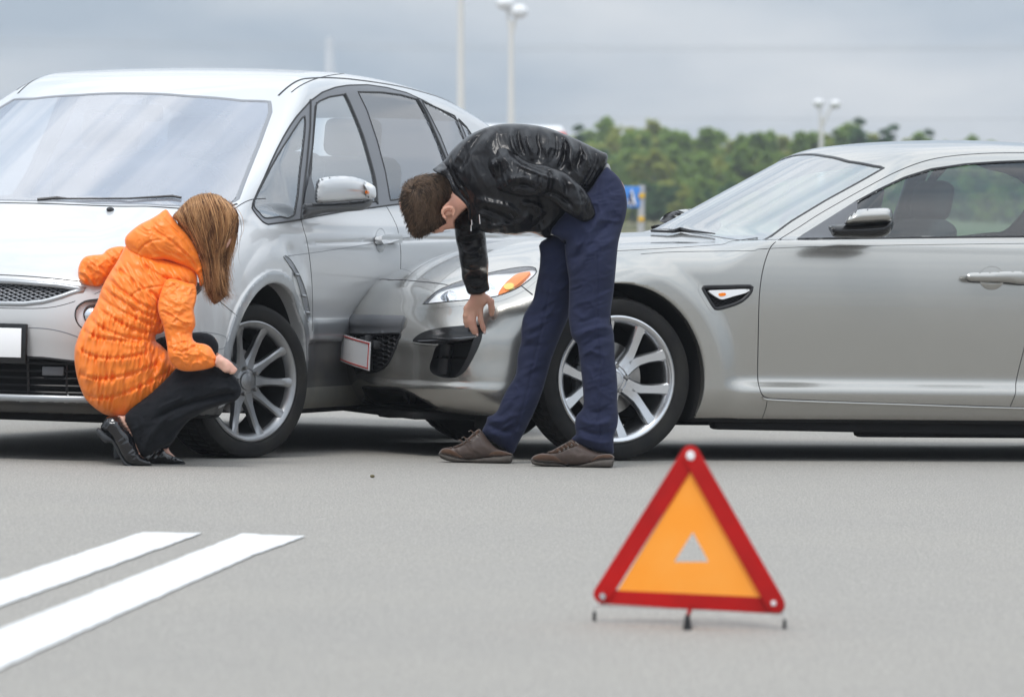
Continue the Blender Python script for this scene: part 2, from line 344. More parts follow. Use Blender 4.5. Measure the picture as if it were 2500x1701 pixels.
class Body:                              # one car: local frame x forward from the front axle, y to its left, z up
    def __init__(s, root, o, th):
        s.root = root; s.o = np.array(o); s.F = None
        s.ex = np.array([-math.sin(th), -math.cos(th), 0]); s.ey = np.array([math.cos(th), -math.sin(th), 0]); s.R = np.stack([s.ex, s.ey, [0, 0, 1.]])
        s.Cl = s.R @ (cO-s.o)
    def hit(s, px, chart='cam', back=False):
        px = np.asarray(px, float)
        if chart == 'cam': O = np.repeat(s.Cl[None], len(px), 0); D = ray(px[:, 0], px[:, 1]) @ s.R.T; t0, t1 = 17.2, 24.5
        else:
            k = 'xyz'.index(chart); O = np.zeros((len(px), 3)); q = [j for j in range(3) if j != k]; O[:, q] = px; O[:, k] = {0: 1.6, 1: 1.3, 2: 2.}[k]
            D = np.zeros((len(px), 3)); D[:, k] = -1; t0, t1 = 0, {0: 3., 1: 1.3, 2: 2.}[k]
        ts = np.arange(t0, t1, .02); val = np.empty((len(px), len(ts)), np.float32)
        for i in range(0, len(px), 4000):
            X = O[i:i+4000, None]+D[i:i+4000, None]*ts[None, :, None]; val[i:i+4000] = s.F(X[..., 0], X[..., 1], X[..., 2])
        neg = val < 0; has = neg.any(1); j = np.where(has, neg.argmax(1), val.argmin(1))
        hi = ts[j]; lo = np.where(has, ts[np.maximum(j-1, 0)], hi)
        for _ in range(14):
            m = .5*(lo+hi); X = O+D*m[:, None]; f = s.F(X[:, 0], X[:, 1], X[:, 2]) < 0; hi = np.where(f, m, hi); lo = np.where(f, lo, m)
        P = O+D*hi[:, None]; miss = ~has
        if miss.any():                   # rays that just miss the silhouette slide onto the surface
            p = P[miss]
            for _ in range(8):
                g = grad(s.F, p); p = p-(s.F(p[:, 0], p[:, 1], p[:, 2])/((g*g).sum(1)+1e-9))[:, None]*g
            P[miss] = p
        return P
    def nrm(s, P): g = grad(s.F, P, .003); return g/(np.linalg.norm(g, axis=1)[:, None]+1e-9)
    def mir(s, name, V, Fc, m, parent, nn=None, both=True, **k):
        a = obj(name, V, Fc, m, parent, normals=nn, **k)
        if both:
            f = np.array([1, -1, 1.]); Ff = [list(q)[::-1] for q in (Fc.tolist() if isinstance(Fc, np.ndarray) else Fc)]
            obj(name, V*f, Ff, m, parent, normals=None if nn is None else nn*f, **k)
        return a
    def patch(s, name, poly, m, off=.001, chart='cam', step=6, hole=None, parent=None, both=True, thick=0., smooth=0, keepb=False, nsurf=True, fn=None):
        if smooth: poly = cr(poly, smooth, True)
        V2, T, nb = cdt(np.asarray(poly, float), step, hole, keepb)
        P = s.hit(V2, chart); n = s.nrm(P); Q = P+n*(off if fn is None else fn(V2)[:, None])
        if chart != 'cam': T = T[:, ::-1] if 0 else T
        c = np.cross(Q[T[:, 1]]-Q[T[:, 0]], Q[T[:, 2]]-Q[T[:, 0]]); bad = (c*n[T[:, 0]]).sum(1) < 0; T[bad] = T[bad][:, ::-1]
        Fc = T.tolist(); nn = n
        if thick:                        # edge walls going into the surface
            e = {}
            for t in Fc:
                for a, b in ((t[0], t[1]), (t[1], t[2]), (t[2], t[0])): e[(a, b)] = 1
            be = [(a, b) for a, b in e if (b, a) not in e]; k0 = len(Q); ids = sorted({i for ab in be for i in ab}); mp_ = {v: k0+i for i, v in enumerate(ids)}
            Q = np.vstack([Q, Q[ids], Q[ids]-n[ids]*thick]); k1 = k0+len(ids); mq = {v: k1+i for i, v in enumerate(ids)}
            Fc = Fc+[[mp_[b], mp_[a], mq[a], mq[b]] for a, b in be]; nn = None
        return s.mir(name, Q, Fc, m, parent or s.root, nn if (nsurf and fn is None) else None, both)
    def ribbonP(s, P, w, m, name, lift=.001, both=True, parent=None):
        P = resample(np.asarray(P, float), .02); 
        for _ in range(6): g = grad(s.F, P); P = P-(s.F(P[:, 0], P[:, 1], P[:, 2])/((g*g).sum(1)+1e-9))[:, None]*g
        n = s.nrm(P); T = np.gradient(P, axis=0); T /= np.linalg.norm(T, axis=1)[:, None]; B = np.cross(n, T); k = len(P)
        V = np.vstack([P+B*w/2-n*.0015, P+B*w*.35+n*lift, P-B*w*.35+n*lift, P-B*w/2-n*.0015])
        f = [[r*k+i, (r+1)*k+i, (r+1)*k+i+1, r*k+i+1] for r in range(3) for i in range(k-1)]
        return s.mir(name, V, f, m, parent or s.root, None, both)
    def ribbon(s, line, w=.004, m=None, name='panel_gap', lift=.0012, chart='cam', smooth=4, both=True, parent=None, closed=False, step=8., taper=True, acc=None):
        L_ = cr(line, smooth, closed) if smooth else np.asarray(line, float); L_ = resample(L_, step, closed)
        P = s.hit(L_, chart); n = s.nrm(P); T = (np.roll(P, -1, 0)-np.roll(P, 1, 0)) if closed else np.gradient(P, axis=0)
        T /= np.linalg.norm(T, axis=1)[:, None]+1e-9; B = np.cross(n, T); B /= np.linalg.norm(B, axis=1)[:, None]+1e-9
        k = len(P); V = np.vstack([P+B*w/2-n*.0015, P+B*w*.3+n*lift, P-B*w*.3+n*lift, P-B*w/2-n*.0015]); f = []
        for r in range(3):
            for i in range(k if closed else k-1):
                j = (i+1) % k; f.append([r*k+i, (r+1)*k+i, (r+1)*k+j, r*k+j])
        if acc is not None:
            acc.add(V, f)
            if both: acc.add(V*np.array([1, -1, 1.]), [q[::-1] for q in f])
            return
        return s.mir(name, V, f, m or M['seal'], parent or s.root, None, both)
    def frustum_mask(s, C, poly, d=0., sym=True):  # which points project inside a traced outline (either side of the car)
        C = C.copy(); C[:, 1] = np.abs(C[:, 1]) if sym else C[:, 1]; W = C @ s.R+s.o-cO; q = W @ cF
        px = np.stack([CX+FPX*(W @ cR)/q, CY-FPX*(W @ cU)/q], 1); return inpoly(px, grow(poly, d) if d else poly)

# ------------------------------------------------------------------ ground
def asphalt():
    m = bpy.data.materials.new('worn_asphalt'); m.use_nodes = True; t = m.node_tree; b = t.nodes['Principled BSDF']; b.inputs['Roughness'].default_value = .88
    b.inputs['Specular IOR Level'].default_value = .25
    tc = t.nodes.new('ShaderNodeTexCoord')
    def noise(sc_, det, ro=.6, mpv=None):
        n = t.nodes.new('ShaderNodeTexNoise'); n.inputs['Scale'].default_value = sc_; n.inputs['Detail'].default_value = det; n.inputs['Roughness'].default_value = ro
        t.links.new(tc.outputs['Object'], n.inputs['Vector']); return n
    v = t.nodes.new('ShaderNodeTexVoronoi'); v.inputs['Scale'].default_value = 95; t.links.new(tc.outputs['Object'], v.inputs['Vector'])
    a = noise(.8, 6); c = noise(170, 3, .7); d = noise(12, 4)
    r = t.nodes.new('ShaderNodeValToRGB'); r.color_ramp.elements[0].position = .37; r.color_ramp.elements[0].color = (.18, .174, .162, 1); r.color_ramp.elements[1].position = .63; r.color_ramp.elements[1].color = (.54, .512, .468, 1)
    t.links.new(c.outputs[0], r.inputs[0])
    x1 = t.nodes.new('ShaderNodeMix'); x1.data_type = 'RGBA'; x1.blend_type = 'MULTIPLY'; x1.inputs['Factor'].default_value = 1
    r2 = t.nodes.new('ShaderNodeValToRGB'); r2.color_ramp.elements[0].position = .3; r2.color_ramp.elements[0].color = (.965, .965, .97, 1); r2.color_ramp.elements[1].position = .7; r2.color_ramp.elements[1].color = (1.025, 1.02, 1.01, 1)
    t.links.new(a.outputs[0], r2.inputs[0]); t.links.new(r.outputs[0], x1.inputs['A']); t.links.new(r2.outputs[0], x1.inputs['B'])
    x2 = t.nodes.new('ShaderNodeMix'); x2.data_type = 'RGBA'; x2.blend_type = 'MULTIPLY'; x2.inputs['Factor'].default_value = .55
    r3 = t.nodes.new('ShaderNodeMapRange'); r3.inputs[1].default_value = 0; r3.inputs[2].default_value = .5; r3.inputs[3].default_value = 1.4; r3.inputs[4].default_value = .55
    t.links.new(v.outputs['Distance'], r3.inputs[0]); t.links.new(x1.outputs['Result'], x2.inputs['A']); t.links.new(r3.outputs[0], x2.inputs['B'])
    t.links.new(x2.outputs['Result'], b.inputs['Base Color'])
    u = t.nodes.new('ShaderNodeBump'); u.inputs['Strength'].default_value = .35; u.inputs['Distance'].default_value = .004
    t.links.new(v.outputs['Distance'], u.inputs['Height']); t.links.new(u.outputs[0], b.inputs['Normal'])
    return m
obj('ground', [(-1500, -3000, 0), (1500, -3000, 0), (1500, 3000, 0), (-1500, 3000, 0)], [[0, 1, 2, 3]], asphalt(), kind='structure')

# ------------------------------------------------------------------ wheels (local: axle along y, outer face towards +y)
def spoke(mb, path, yf, wd, dep, nb=.62):
    # path of (r, angle), yf face height, wd half widths, dep depth: lofted bar with chamfered front
    P = np.array([[r*math.cos(a), r*math.sin(a)] for r, a in path]); T = np.gradient(P, axis=0); T /= np.linalg.norm(T, axis=1)[:, None]; Nn = np.stack([-T[:, 1], T[:, 0]], 1)
    V = []
    for i in range(len(P)):
        for s_, d in ((-1, 1), (-1, .25), (-nb, 0), (nb, 0), (1, .25), (1, 1)):
            q = P[i]+Nn[i]*s_*wd[i]; V.append([q[0], yf[i]-d*dep[i], q[1]])
    m = 6; Fc = [[i*m+j, (i+1)*m+j, (i+1)*m+(j+1) % m, i*m+(j+1) % m] for i in range(len(P)-1) for j in range(m)]+[list(range(m)), [(len(P)-1)*m+j for j in range(m)][::-1]]
    mb.add(V, Fc)
def lin(a, b, n): return list(np.linspace(a, b, n))
def wheel(car, x, y, z, R, rr, style, steer=0., side=1, detail=True):
    e = bpy.data.objects.new('wheel', None); COL.objects.link(e); e.parent = car.root; e.empty_display_size = .1
    e.matrix_local = Matrix.Translation((x, y, z)) @ Matrix.Rotation(math.radians(steer), 4, 'Z') @ (Matrix.Rotation(math.pi, 4, 'Z') if side < 0 else Matrix.Identity(4))
    W = .225 if style == 'twin' else .215
    n = 240; b = R-rr
    pr = np.array([(rr+.004, -.012), (rr+.012, .000), (rr+b*.3, .006), (rr+b*.62, .007), (rr+b*.80, .003), (rr+b*.87, -.001), (R-.012, -.010), (R-.004, -.022), (R-.0015, -.045), (R-.008, -.047), (R-.008, -.055), (R, -.057), (R, -.105), (R-.008, -.107), (R-.008, -.117), (R, -.119), (R, -.17), (R-.008, -.172), (R-.008, -.18), (R-.0015, -.182), (R-.005, -.203), (R-.016, -W), (rr+b*.5, -W-.006), (rr, -W+.01)])
    a = np.arange(n)*2*np.pi/n; V = []
    for k, (r_, y_) in enumerate(pr):
        g = np.zeros(n)
        if 7 <= k <= 9 or 17 <= k <= 19: g = np.where(np.arange(n) % 4 == 0, .0055, 0)
        if k in (11, 12, 15, 16): g = np.where((np.arange(n)+2) % 4 == 0, .0055, 0)
        sk_ = a+(.02*np.sin(k*1.7) if k > 8 else 0)
        V.append(np.stack([(r_-g)*np.cos(sk_), np.full(n, y_), (r_-g)*np.sin(sk_)], 1))
    m = len(pr); Fc = [[i*n+j, (i+1)*n+j, (i+1)*n+(j+1) % n, i*n+(j+1) % n] for i in range(m-1) for j in range(n)]
    V = np.vstack(V)
    # the tyre flattens a little where it stands
    k = V[:, 2] < -(R-.012); V[k, 2] = -(R-.012)+(V[k, 2]+(R-.012))*.3
    t = MB().add(V, Fc).build('tyre', M['rubber'], e)
    am = M['alloy'] if style == 'twin' else M['alloy2']
    lip = [(rr+.006, -.010), (rr+.008, .001), (rr+.002, .004), (rr-.006, .001), (rr-.012, -.006), (rr-.02, -.014), (rr-.024, -.03), (rr-.028, -.16), (rr-.02, -.2), (rr+.004, -.205)]
    rim = MB().lathe(lip[:7] if style == 'slim' else lip, 96).build('rim', am, e)
    if style == 'slim': MB().lathe(lip[6:], 72).build('rim_barrel', M['barrel'], e)
    if not detail: return e
    sp = MB()
    if style == 'twin':
        for k in range(5):
            c = math.radians(-8+72*k)
            for s_ in (-1, 1):
                path = [(r, c+s_*math.radians(an)) for r, an in ((.055, 7), (.09, 8), (.13, 10), (.17, 14), (.205, 17), (rr-.012, 18.5))]
                spoke(sp, path, [-.020, -.026, -.026, -.020, -.012, -.006], [.032, .027, .022, .0205, .0225, .026], [.05, .045, .04, .035, .03, .025], .72)
            spoke(sp, [(.04, c), (.08, c), (.112, c)], [-.022, -.03, -.036], [.035, .03, .012], [.05, .04, .03])
        sp.lathe([(.0, -.012), (.028, -.012), (.031, -.016), (.033, -.022), (.07, -.034), (.078, -.06), (0, -.06)], 40)
    else:
        for k in range(10):
            c = math.radians(36*k+2)
            spoke(sp, [(r, c) for r in (.05, .075, .10, .14, .18, rr-.03, rr-.010)], [-.034, -.036, -.034, -.028, -.020, -.012, -.005], [.030, .026, .0185, .015, .0155, .0175, .022], [.045, .04, .035, .03, .028, .022, .016], .6)
        sp.lathe([(0, -.026), (.027, -.026), (.030, -.028), (.034, -.028), (.036, -.034), (.066, -.040), (.074, -.048), (.076, -.07), (0, -.07)], 48)
        for k in range(10):
            if k % 2 == 0: continue
    sp.build('spokes', am, e)
    for k in range(5):
        c = math.radians((-8+36 if style == 'twin' else 2)+72*k); q = .0535; cx, cz = q*math.cos(c), q*math.sin(c)
        nb = MB().lathe([(0, -.018), (.006, -.018), (.0085, -.021), (.0085, -.036), (.0135, -.0385), (.0145, -.046)], 12, c=(cx, 0, cz)); nb.build('lug_nut', M['steel'], e)
    cap = MB().lathe([(0, -.009), (.022, -.0095), (.025, -.013), (.026, -.018)] if style == 'twin' else [(0, -.023), (.022, -.0235), (.025, -.025), (.026, -.03)], 32); cap.build('hub_cap', am, e)
    MB().lathe([(0, -.10), (.15 if style == 'twin' else .13, -.10), (.15 if style == 'twin' else .13, -.125), (0, -.125)], 64).build('brake_disc', M['steel'], e)
    bc = MB(); ca = math.radians(12)
    for q in range(5):
        aa = ca+math.radians(-34+17*q); bc.box((.128*math.cos(aa), -.088, .128*math.sin(aa)), (.055, .045, .045), Matrix.Rotation(-aa, 4, 'Y'), .008)
    bc.build('brake_caliper', M['grey'], e)
    if style == 'twin':
        MB().tube([[.19*math.cos(-.95), -.03, .19*math.sin(-.95)], [.19*math.cos(-.95), -.005, .19*math.sin(-.95)]], .0045, 8).build('valve', M['seal'], e)
    return e

ONE = ('hood', 'roof', 'front_bumper', 'rear_bumper', 'boot_lid', 'tailgate', 'lower_valance', 'underbody_pan')
def shell(car, lo, hi, h, classify, kill, pmat):
    P, Q, n = nets(car.F, lo, hi, h); c = P[Q].mean(1); cn = n[Q].mean(1)
    keep = ~kill(c, cn); lab = classify(c, cn)
    for name in sorted(set(lab.tolist())):
        for sd_ in (1, -1, 0):
            k = keep & (lab == name)
            if name in ONE: 
                if sd_: continue
            elif sd_: k &= (c[:, 1]*sd_ > 0)
            else: continue
            if not k.any(): continue
            V, Fq, Nn = submesh(P, Q, n, k)
            obj(name, V, Fq, pmat.get(name, pmat['']), car.root, normals=Nn)

# ------------------------------------------------------------------ the sports coupe on the right
def zz(o, s): return lambda *p: Z(o, s, p)
th = math.radians(70)
exr = np.array([-math.sin(th), -math.cos(th), 0]); eyr = np.array([math.cos(th), -math.sin(th), 0])
RO = onground(1502, 1125)-eyr*.865
rt = empty('sports_coupe', RO, math.atan2(exr[1], exr[0]), 'silver grey sports coupe seen from its left side with a bent number plate', 'car')
RX = Body(rt, RO, th)
S2s = CI([(.10, .79), (.14, .825), (.18, .850), (.25, .864), (.35, .866), (.5, .868), (.64, .868), (.74, .862), (.82, .848), (.90, .822), (.97, .79), (1.1, .74), (1.3, .66)], .022)
Sd = CI([(.10, .79), (.14, .825), (.17, .852), (.21, .870), (.25, .884), (.286, .889), (.294, .887), (.338, .854), (.35, .853), (.42, .857), (1.3, .86)], .0035)
Sg = CI([(.1, .83), (.35, .852), (.45, .859), (.55, .865), (.64, .867), (.74, .862), (.82, .848), (.90, .822), (.97, .79), (1.1, .74), (1.3, .66)], .022)
def S_(z): q = sst(z, .35, .44); return Sd(z)*(1-q)+Sg(z)*q
S2 = S2s
N0 = CI([(.05, .62), (.14, .70), (.19, .765), (.24, .812), (.29, .85), (.36, .868), (.48, .874), (.54, .872), (.60, .868), (1.2, .868)])
Tc = CI([(-3.9, .94), (-3.0, .95), (-.9, .957), (-.6, .945), (-.47, .934), (-.31, .925), (0, .902), (.15, .882), (.27, .856), (.36, .834), (.446, .807), (.56, .765), (.67, .715), (.74, .674), (.784, .631), (.822, .594), (.85, .56), (.88, .50), (1.0, .25)], .012)
tx = np.linspace(-3.9, 1.0, 1500); dT = np.gradient(Tc(tx), tx)
Rc = CI([(-3.7, .9), (-3.2, 1.10), (-2.8, 1.25), (-2.5, 1.32), (-2.2, 1.355), (-1.9, 1.36), (-1.64, 1.35), (-1.475, 1.338), (-1.312, 1.318), (-1.142, 1.288), (-1.0, 1.25), (-.6, 1.1)], .03)
def F_rx(x, y, z):
    ay = np.abs(y); t = np.clip(ay/.874, 0, .992)**2.3; q = np.sqrt(1-t); dr = .45*(1-q)
    dd = .45*.5/q*2.3*t/(ay+.01); nn = np.sqrt(1+dd*dd); xs = x+dr*sst(x, -.5, .3)
    r = np.hypot(x, z-.325); r2 = np.hypot(x+2.82, z-.325)
    fl = .026*(1-sst(r, .44, .54))*sst(z, .12, .3)+.02*(1-sst(r2, .45, .60))
    g = sst(-x, .44, .60)*(1-sst(-x, 2.15, 2.25))
    W = S_(z)*g+S2(z)*(1-g)+fl-.08*sst(-x, 2.7, 3.7)**1.5
    lg = .020*sst(x, .40, .50)*(1-sst(z, .275, .318))*sst(z, .14, .24)*sst(ay, .1, .35); W = W+lg-.012*sst(x, .40, .5)*np.exp(-((z-.40)/.06)**2)
    f = ay-W
    slope = np.interp(xs, tx, dT)*nn; cb = sst(-x, .42, .7); top = (z-Tc(xs)+.055*((ay-cb*np.maximum(ay-.62, 0))/.68)**2-.034*np.exp(-((x-.02)/.42)**2-((ay-.73)/.13)**2))/np.sqrt(1+slope*slope)
    f = smax(f, top, .085-.06*cb)
    f = smax(f, (xs-N0(z)-lg*1.4+.012*np.exp(-((z-.40)/.06)**2)*sst(ay, .42, .5))/nn, .03); f = smax(f, .158+.03*sst(x, .3, .8)-z, .05)
    f = smax(f, -x-3.52-.1*np.sqrt(np.maximum(0, 1-(ay/.9)**2)), .08)
    for r_, xc in ((r, 0), (r2, -2.82)):
        e = (np.hypot((x-xc)/.372, (z-.325)/.392)-1)*.38; f = smax(f, -np.maximum(e, .50-ay), .010)
    gr = smax(ay-(.803-.5*(z-.92)-.42*(z-.92)**2), z-Rc(x)+.05*(ay/.6)**2, .07)
    ws = (z-(.925+.53*(-.50-.26*(ay/.6)**2-x)))/1.14; gr = smax(gr, ws, .035)
    gr = smax(gr, (z-(.95+.60*(x+3.42)))/1.16, .06); gr = smax(gr, .885-z, .02)
    return smin(f, gr, .022)
RX.F = F_rx
z5 = zz((800, 600), 2.875); z6 = zz((1250, 600), 2.874); z7 = zz((1500, 300), 2.324); z8 = zz((1700, 650), 2.905); zh = zz((1000, 600), 5.81)
dlo = cr(np.array([(1947, 583), (2018, 538), (2094, 490), (2145, 463), (2210, 433), (2274, 413), (2360, 400.5), (2440, 395), (2520, 392), (2575, 393), (2575, 577), (2440, 578), (2300, 579.5), (2120, 582)]), 1, True)
hl = cr(zh((195, 830), (250, 760), (330, 690), (400, 640), (550, 565), (760, 490), (950, 430), (1120, 388), (1400, 330), (1600, 303), (1720, 300), (1790, 325), (1802, 370), (1750, 440), (1600, 560), (1450, 640), (1300, 700), (1180, 728), (1000, 750), (820, 770), (500, 798), (300, 818)), 3, True)
fog = cr(z5((775, 690), (900, 672), (1030, 648), (1082, 625), (1060, 700), (1035, 750), (1005, 805), (965, 870), (915, 912), (850, 928), (775, 915), (725, 885), (718, 840), (735, 785)), 3, True)
fin = cr(z5((598, 676), (618, 640), (660, 612), (730, 588), (830, 572), (930, 563), (1040, 556), (1105, 572), (1094, 615), (1032, 645), (900, 672), (780, 694), (690, 690)), 3, True)
vent = cr(z6((1338, 300), (1350, 289), (1500, 286), (1668, 283), (1684, 296), (1672, 330), (1640, 365), (1590, 400), (1500, 430), (1440, 443), (1418, 434), (1375, 365)), 2, True)
zb5 = zz((780, 600), 2.875)
GT = cr(zb5((228, 484), (320, 486), (420, 489), (520, 493), (608, 499), (598, 540), (585, 575), (570, 607), (470, 611), (380, 613), (290, 615), (225, 614), (188, 606), (188, 570), (200, 520)), 1, True)
GM = cr(zb5((196, 616), (300, 616), (430, 613), (568, 610), (552, 660), (535, 710), (512, 765), (485, 818), (448, 856), (400, 878), (340, 886), (275, 878), (235, 850), (215, 780), (202, 690)), 2, True)
LW = cr(zb5((300, 992), (370, 996), (460, 997), (560, 1000), (640, 1030), (700, 1064), (760, 1100), (825, 1138), (740, 1146), (640, 1140), (520, 1128), (420, 1112), (350, 1075)), 2, True)
rsw = cr(np.array([(2600, 396), (2700, 404), (2800, 430), (2865, 480), (2850, 560), (2800, 574), (2600, 577)], float), 2, True)
wsn = np.array([(2178, 397), (2102, 442), (2016, 489), (1930, 541), (1866, 584)])
def kill_rx(c, n):
    ay = np.abs(c[:, 1])
    k = RX.frustum_mask(c, dlo, -1) & (np.abs(n[:, 1]) > .5) & (c[:, 2] > .85)
    for p in (hl, fog, vent): k |= RX.frustum_mask(c, p, 5) & (c[:, 0] > -.9) & (ay > .25) & (ay*0+c[:, 2] > .2) & (np.abs(n[:, 1])+np.maximum(n[:, 0], 0) > .3)
    k |= (c[:, 0] > .3) & (n[:, 0] > .05) & (RX.frustum_mask(c, GM, 2, False) | RX.frustum_mask(c, LW, 2, False))
    k |= RX.frustum_mask(c, rsw, -1) & (np.abs(n[:, 1]) > .5) & (c[:, 2] > .85)
    k |= (n[:, 2] > .5) & inpoly(c[:, :2], WSP)
    k |= (n[:, 2] > .3) & (n[:, 0] < -.2) & (c[:, 2] > 1.0) & (ay < .5) & (c[:, 0] < -2.75)
    return k
h_ = RX.hit(wsn); top_e = RX.hit(np.array([(2171, 389.), (2124, 384.5), (2085, 382.5), (2059, 382)])); print('ws', h_.round(3).tolist(), top_e.round(3).tolist())
wx = [(-1.300, .0), (-1.303, .2), (-1.312, .38), (-1.345, .535), (-1.335, .60)]
WS = np.array([(-1.185, 0), (-1.19, .2), (-1.215, .38), (-1.27, .52), (-1.30, .575)]+[(p[0], p[1]) for p in h_[1:]]+[(-.69, .70), (-.60, .55), (-.545, .3), (-.53, 0)])
WSP = np.vstack([WS, (WS*np.array([1, -1]))[::-1][1:-1]])
def class_rx(c, n):
    ay = np.abs(c[:, 1]); x, z = c[:, 0], c[:, 2]; r = np.hypot(x, z-.325); r2 = np.hypot(x+2.82, z-.325)
    l = np.array(['body_side|'+'x']*len(c), object); l[:] = 'rear_quarter_panel'
    l[(x > -.61)] = 'front_fender'
    dn = inpoly(np.stack([x, z], 1), np.array([(-.612, .655), (-.61, .343), (-.62, .29), (-.664, .256), (-1.79, .232), (-1.80, .40), (-1.93, .93), (-1.93, 1.30), (-1.60, 1.285), (-1.32, 1.21), (-1.08, 1.085), (-.79, .915), (-.66, .80)]))
    l[dn & (ay > .5)] = 'door'
    l[(x < -1.9) & (x > -2.3) & (z > .25)] = 'rear_door'
    l[(z < .245) & (x < -.5)] = 'side_skirt'
    l[(x > .36) & (z < .70)] = 'front_bumper'
    l[(x > -.56) & (ay < .685) & (n[:, 2] > .4) & (z > .68)] = 'hood'
    l[(n[:, 2] > .5) & (z > 1.2)] = 'roof'; l[(x < -3.3) & (z < .9)] = 'rear_bumper'; l[(x < -2.9) & (z > .8) & (n[:, 2] > .6)] = 'boot_lid'
    l[((np.hypot(x/.372, (z-.325)/.392) < 1.012) | (np.hypot((x+2.82)/.372, (z-.325)/.392) < 1.012)) & (ay < .852)] = 'wheel_well'; l[(l == 'wheel_well') & (x < -1.3)] = 'rear_wheel_well'; l[(z < .176)] = 'underbody_pan'
    return l
shell(RX, (-3.7, -.93, .06), (.93, .93, 1.40), .0105, class_rx, kill_rx, {'': M['silver'], 'wheel_well': M['dark'], 'rear_wheel_well': M['dark'], 'underbody_pan': M['dark']})
P_ = M['silver']
# side glass, its rubber frame and the door frame line
RX.patch('side_window', dlo, M['glassgreen'] if 'glassgreen' in M else glass('green_side_glass', (.52, .66, .66), 1.55), -.004, step=14)
RX.patch('rear_side_window', rsw, M['glassgreen'], -.004, step=14); RX.ribbon(rsw, .013, M['gloss'], 'rear_window_seal', closed=True, smooth=0, step=12)
RX.ribbon(dlo, .013, M['gloss'], 'window_seal', closed=True, smooth=0, step=10)
for ln, w_ in ((cr([(2520, 372.5), (2403, 375), (2317, 382), (2253, 395), (2188, 420), (2124, 453), (2059, 489), (1995, 526), (1952, 554), (1900, 586)]), .006),
               (cr([(1900, 586), (1883, 601), (1870, 631), (1861, 666), (1856, 700), (1853, 740), (1851.5, 805), (1850, 880), (1850, 922), (1854, 946), (1862, 965), (1879, 973)]), .0055),
               (cr([(1879, 973), (2044, 980), (2216, 986), (2388, 991), (2560, 997)]), .007), (cr([(2512, 800), (2500, 851), (2488, 898), (2480, 936), (2479, 960), (2466, 993)]), .005),
               (z8((503, 945), (498, 985), (482, 1040), (468, 1075)), .004),
               (cr(np.array([(1470, 615), (1500, 613), (1629, 606), (1750, 598), (1770, 595), (1788, 589), (1850, 580)])), .0035),
               (cr(z5((430, 241), (520, 240), (640, 250), (760, 262), (843, 276))), .009), (zh((1580, 565), (1650, 620), (1745, 695)), .008),
               (cr(z6((905, 58), (1100, 45), (1300, 40), (1690, 35), (1710, 26), (1790, 22))), .0025),
               (cr([(1856, 608), (1950, 603.5), (2110, 600), (2300, 597), (2560, 594)]), .0025)):
    RX.ribbon(ln, w_, smooth=1, lift=.0008)
RX.ribbon(cr(z8((470, 925), (520, 948), (1000, 968), (1500, 984), (2000, 1001), (2500, 1014))), .012, M['silver'], 'sill_strip', lift=.004)
# windscreen and rear window
gw = glass('windscreen_glass', (.60, .70, .68), 2.5, .34, (.70, .73, .74))  # whitish film paints the bright sky reflection into the windscreen
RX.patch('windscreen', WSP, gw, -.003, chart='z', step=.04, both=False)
RX.ribbon(np.vstack([WSP]), .018, M['gloss'], 'windscreen_frame', lift=.0012, chart='z', closed=True, smooth=0, both=False, step=.03)
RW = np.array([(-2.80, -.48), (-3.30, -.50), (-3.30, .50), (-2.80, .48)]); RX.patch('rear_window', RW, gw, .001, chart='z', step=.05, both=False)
# headlight: recessed bowl, reflector, amber lamp, lens
def recess(car, poly, name, m, depth, wall=None, surround=None, step=5, lens=None):
    car.patch('bezel' if surround is None else surround[0], grow(poly, 13), P_ if surround is None else surround[1], .0006, step=step, hole=poly, parent=None)
    return car.patch(name, poly, m, -depth, step=step*1.6, nsurf=False)
def rwall(car, poly, depth, m, name, parent=None):
    L_ = resample(poly, 5, True); P = car.hit(L_); n = car.nrm(P); k = len(P)
    V = np.vstack([P+n*.0008, P-n*depth*1.02]); car.mir(name, V, [[i, (i+1) % k, k+(i+1) % k, k+i] for i in range(k)], m, parent or car.root)
def ring(car, poly, m, name='surround_panel', g=13, step=5): car.patch(name, grow(poly, g), m, .0006, step=step, hole=poly)
ring(RX, hl, P_); rwall(RX, hl, .035, M['trim'], 'headlight_rim')
H = RX.patch('headlight', hl, M['lens'], .0015, step=7)
ha = None
RX.patch('reflector', hl, M['lamp'], -.036, step=9, nsurf=False, fn=lambda p: -.016-.006*np.cos(p[:, 0]*.05))
am = cr(zh((1250, 672), (1285, 600), (1340, 525), (1400, 465), (1480, 400), (1560, 365), (1650, 352), (1715, 350), (1660, 410), (1590, 475), (1500, 550), (1400, 620), (1320, 655)), 3, True)
RX.patch('turn_lamp', am, M['amber'], -.006, step=6, nsurf=False, thick=.02)
bm_ = zh((1330, 560), (1400, 520), (1470, 530), (1480, 570), (1440, 605), (1360, 610)); RX.patch('bulb', cr(bm_, 3, True), mat('amber_bulb', (1., .62, .03), .2, coat=1), -.002, step=5, nsurf=False, thick=.01)
for q in ([(900, 560), (1050, 500), (1180, 520), (1200, 620), (1080, 690), (920, 700)], [(420, 700), (560, 620), (640, 640), (620, 740), (500, 770)]):
    RX.patch('lamp_pod', cr(zh(*q), 4, True), M['chrome'], -.008, step=5, nsurf=False, thick=.012, fn=lambda p_, c_=np.mean(zh(*q), 0): -.012+.012*np.exp(-(((p_-c_)/16.)**2).sum(1)))
RX.ribbon(hl, .006, M['gloss'], 'headlight_seal', closed=True, smooth=0, lift=.002)
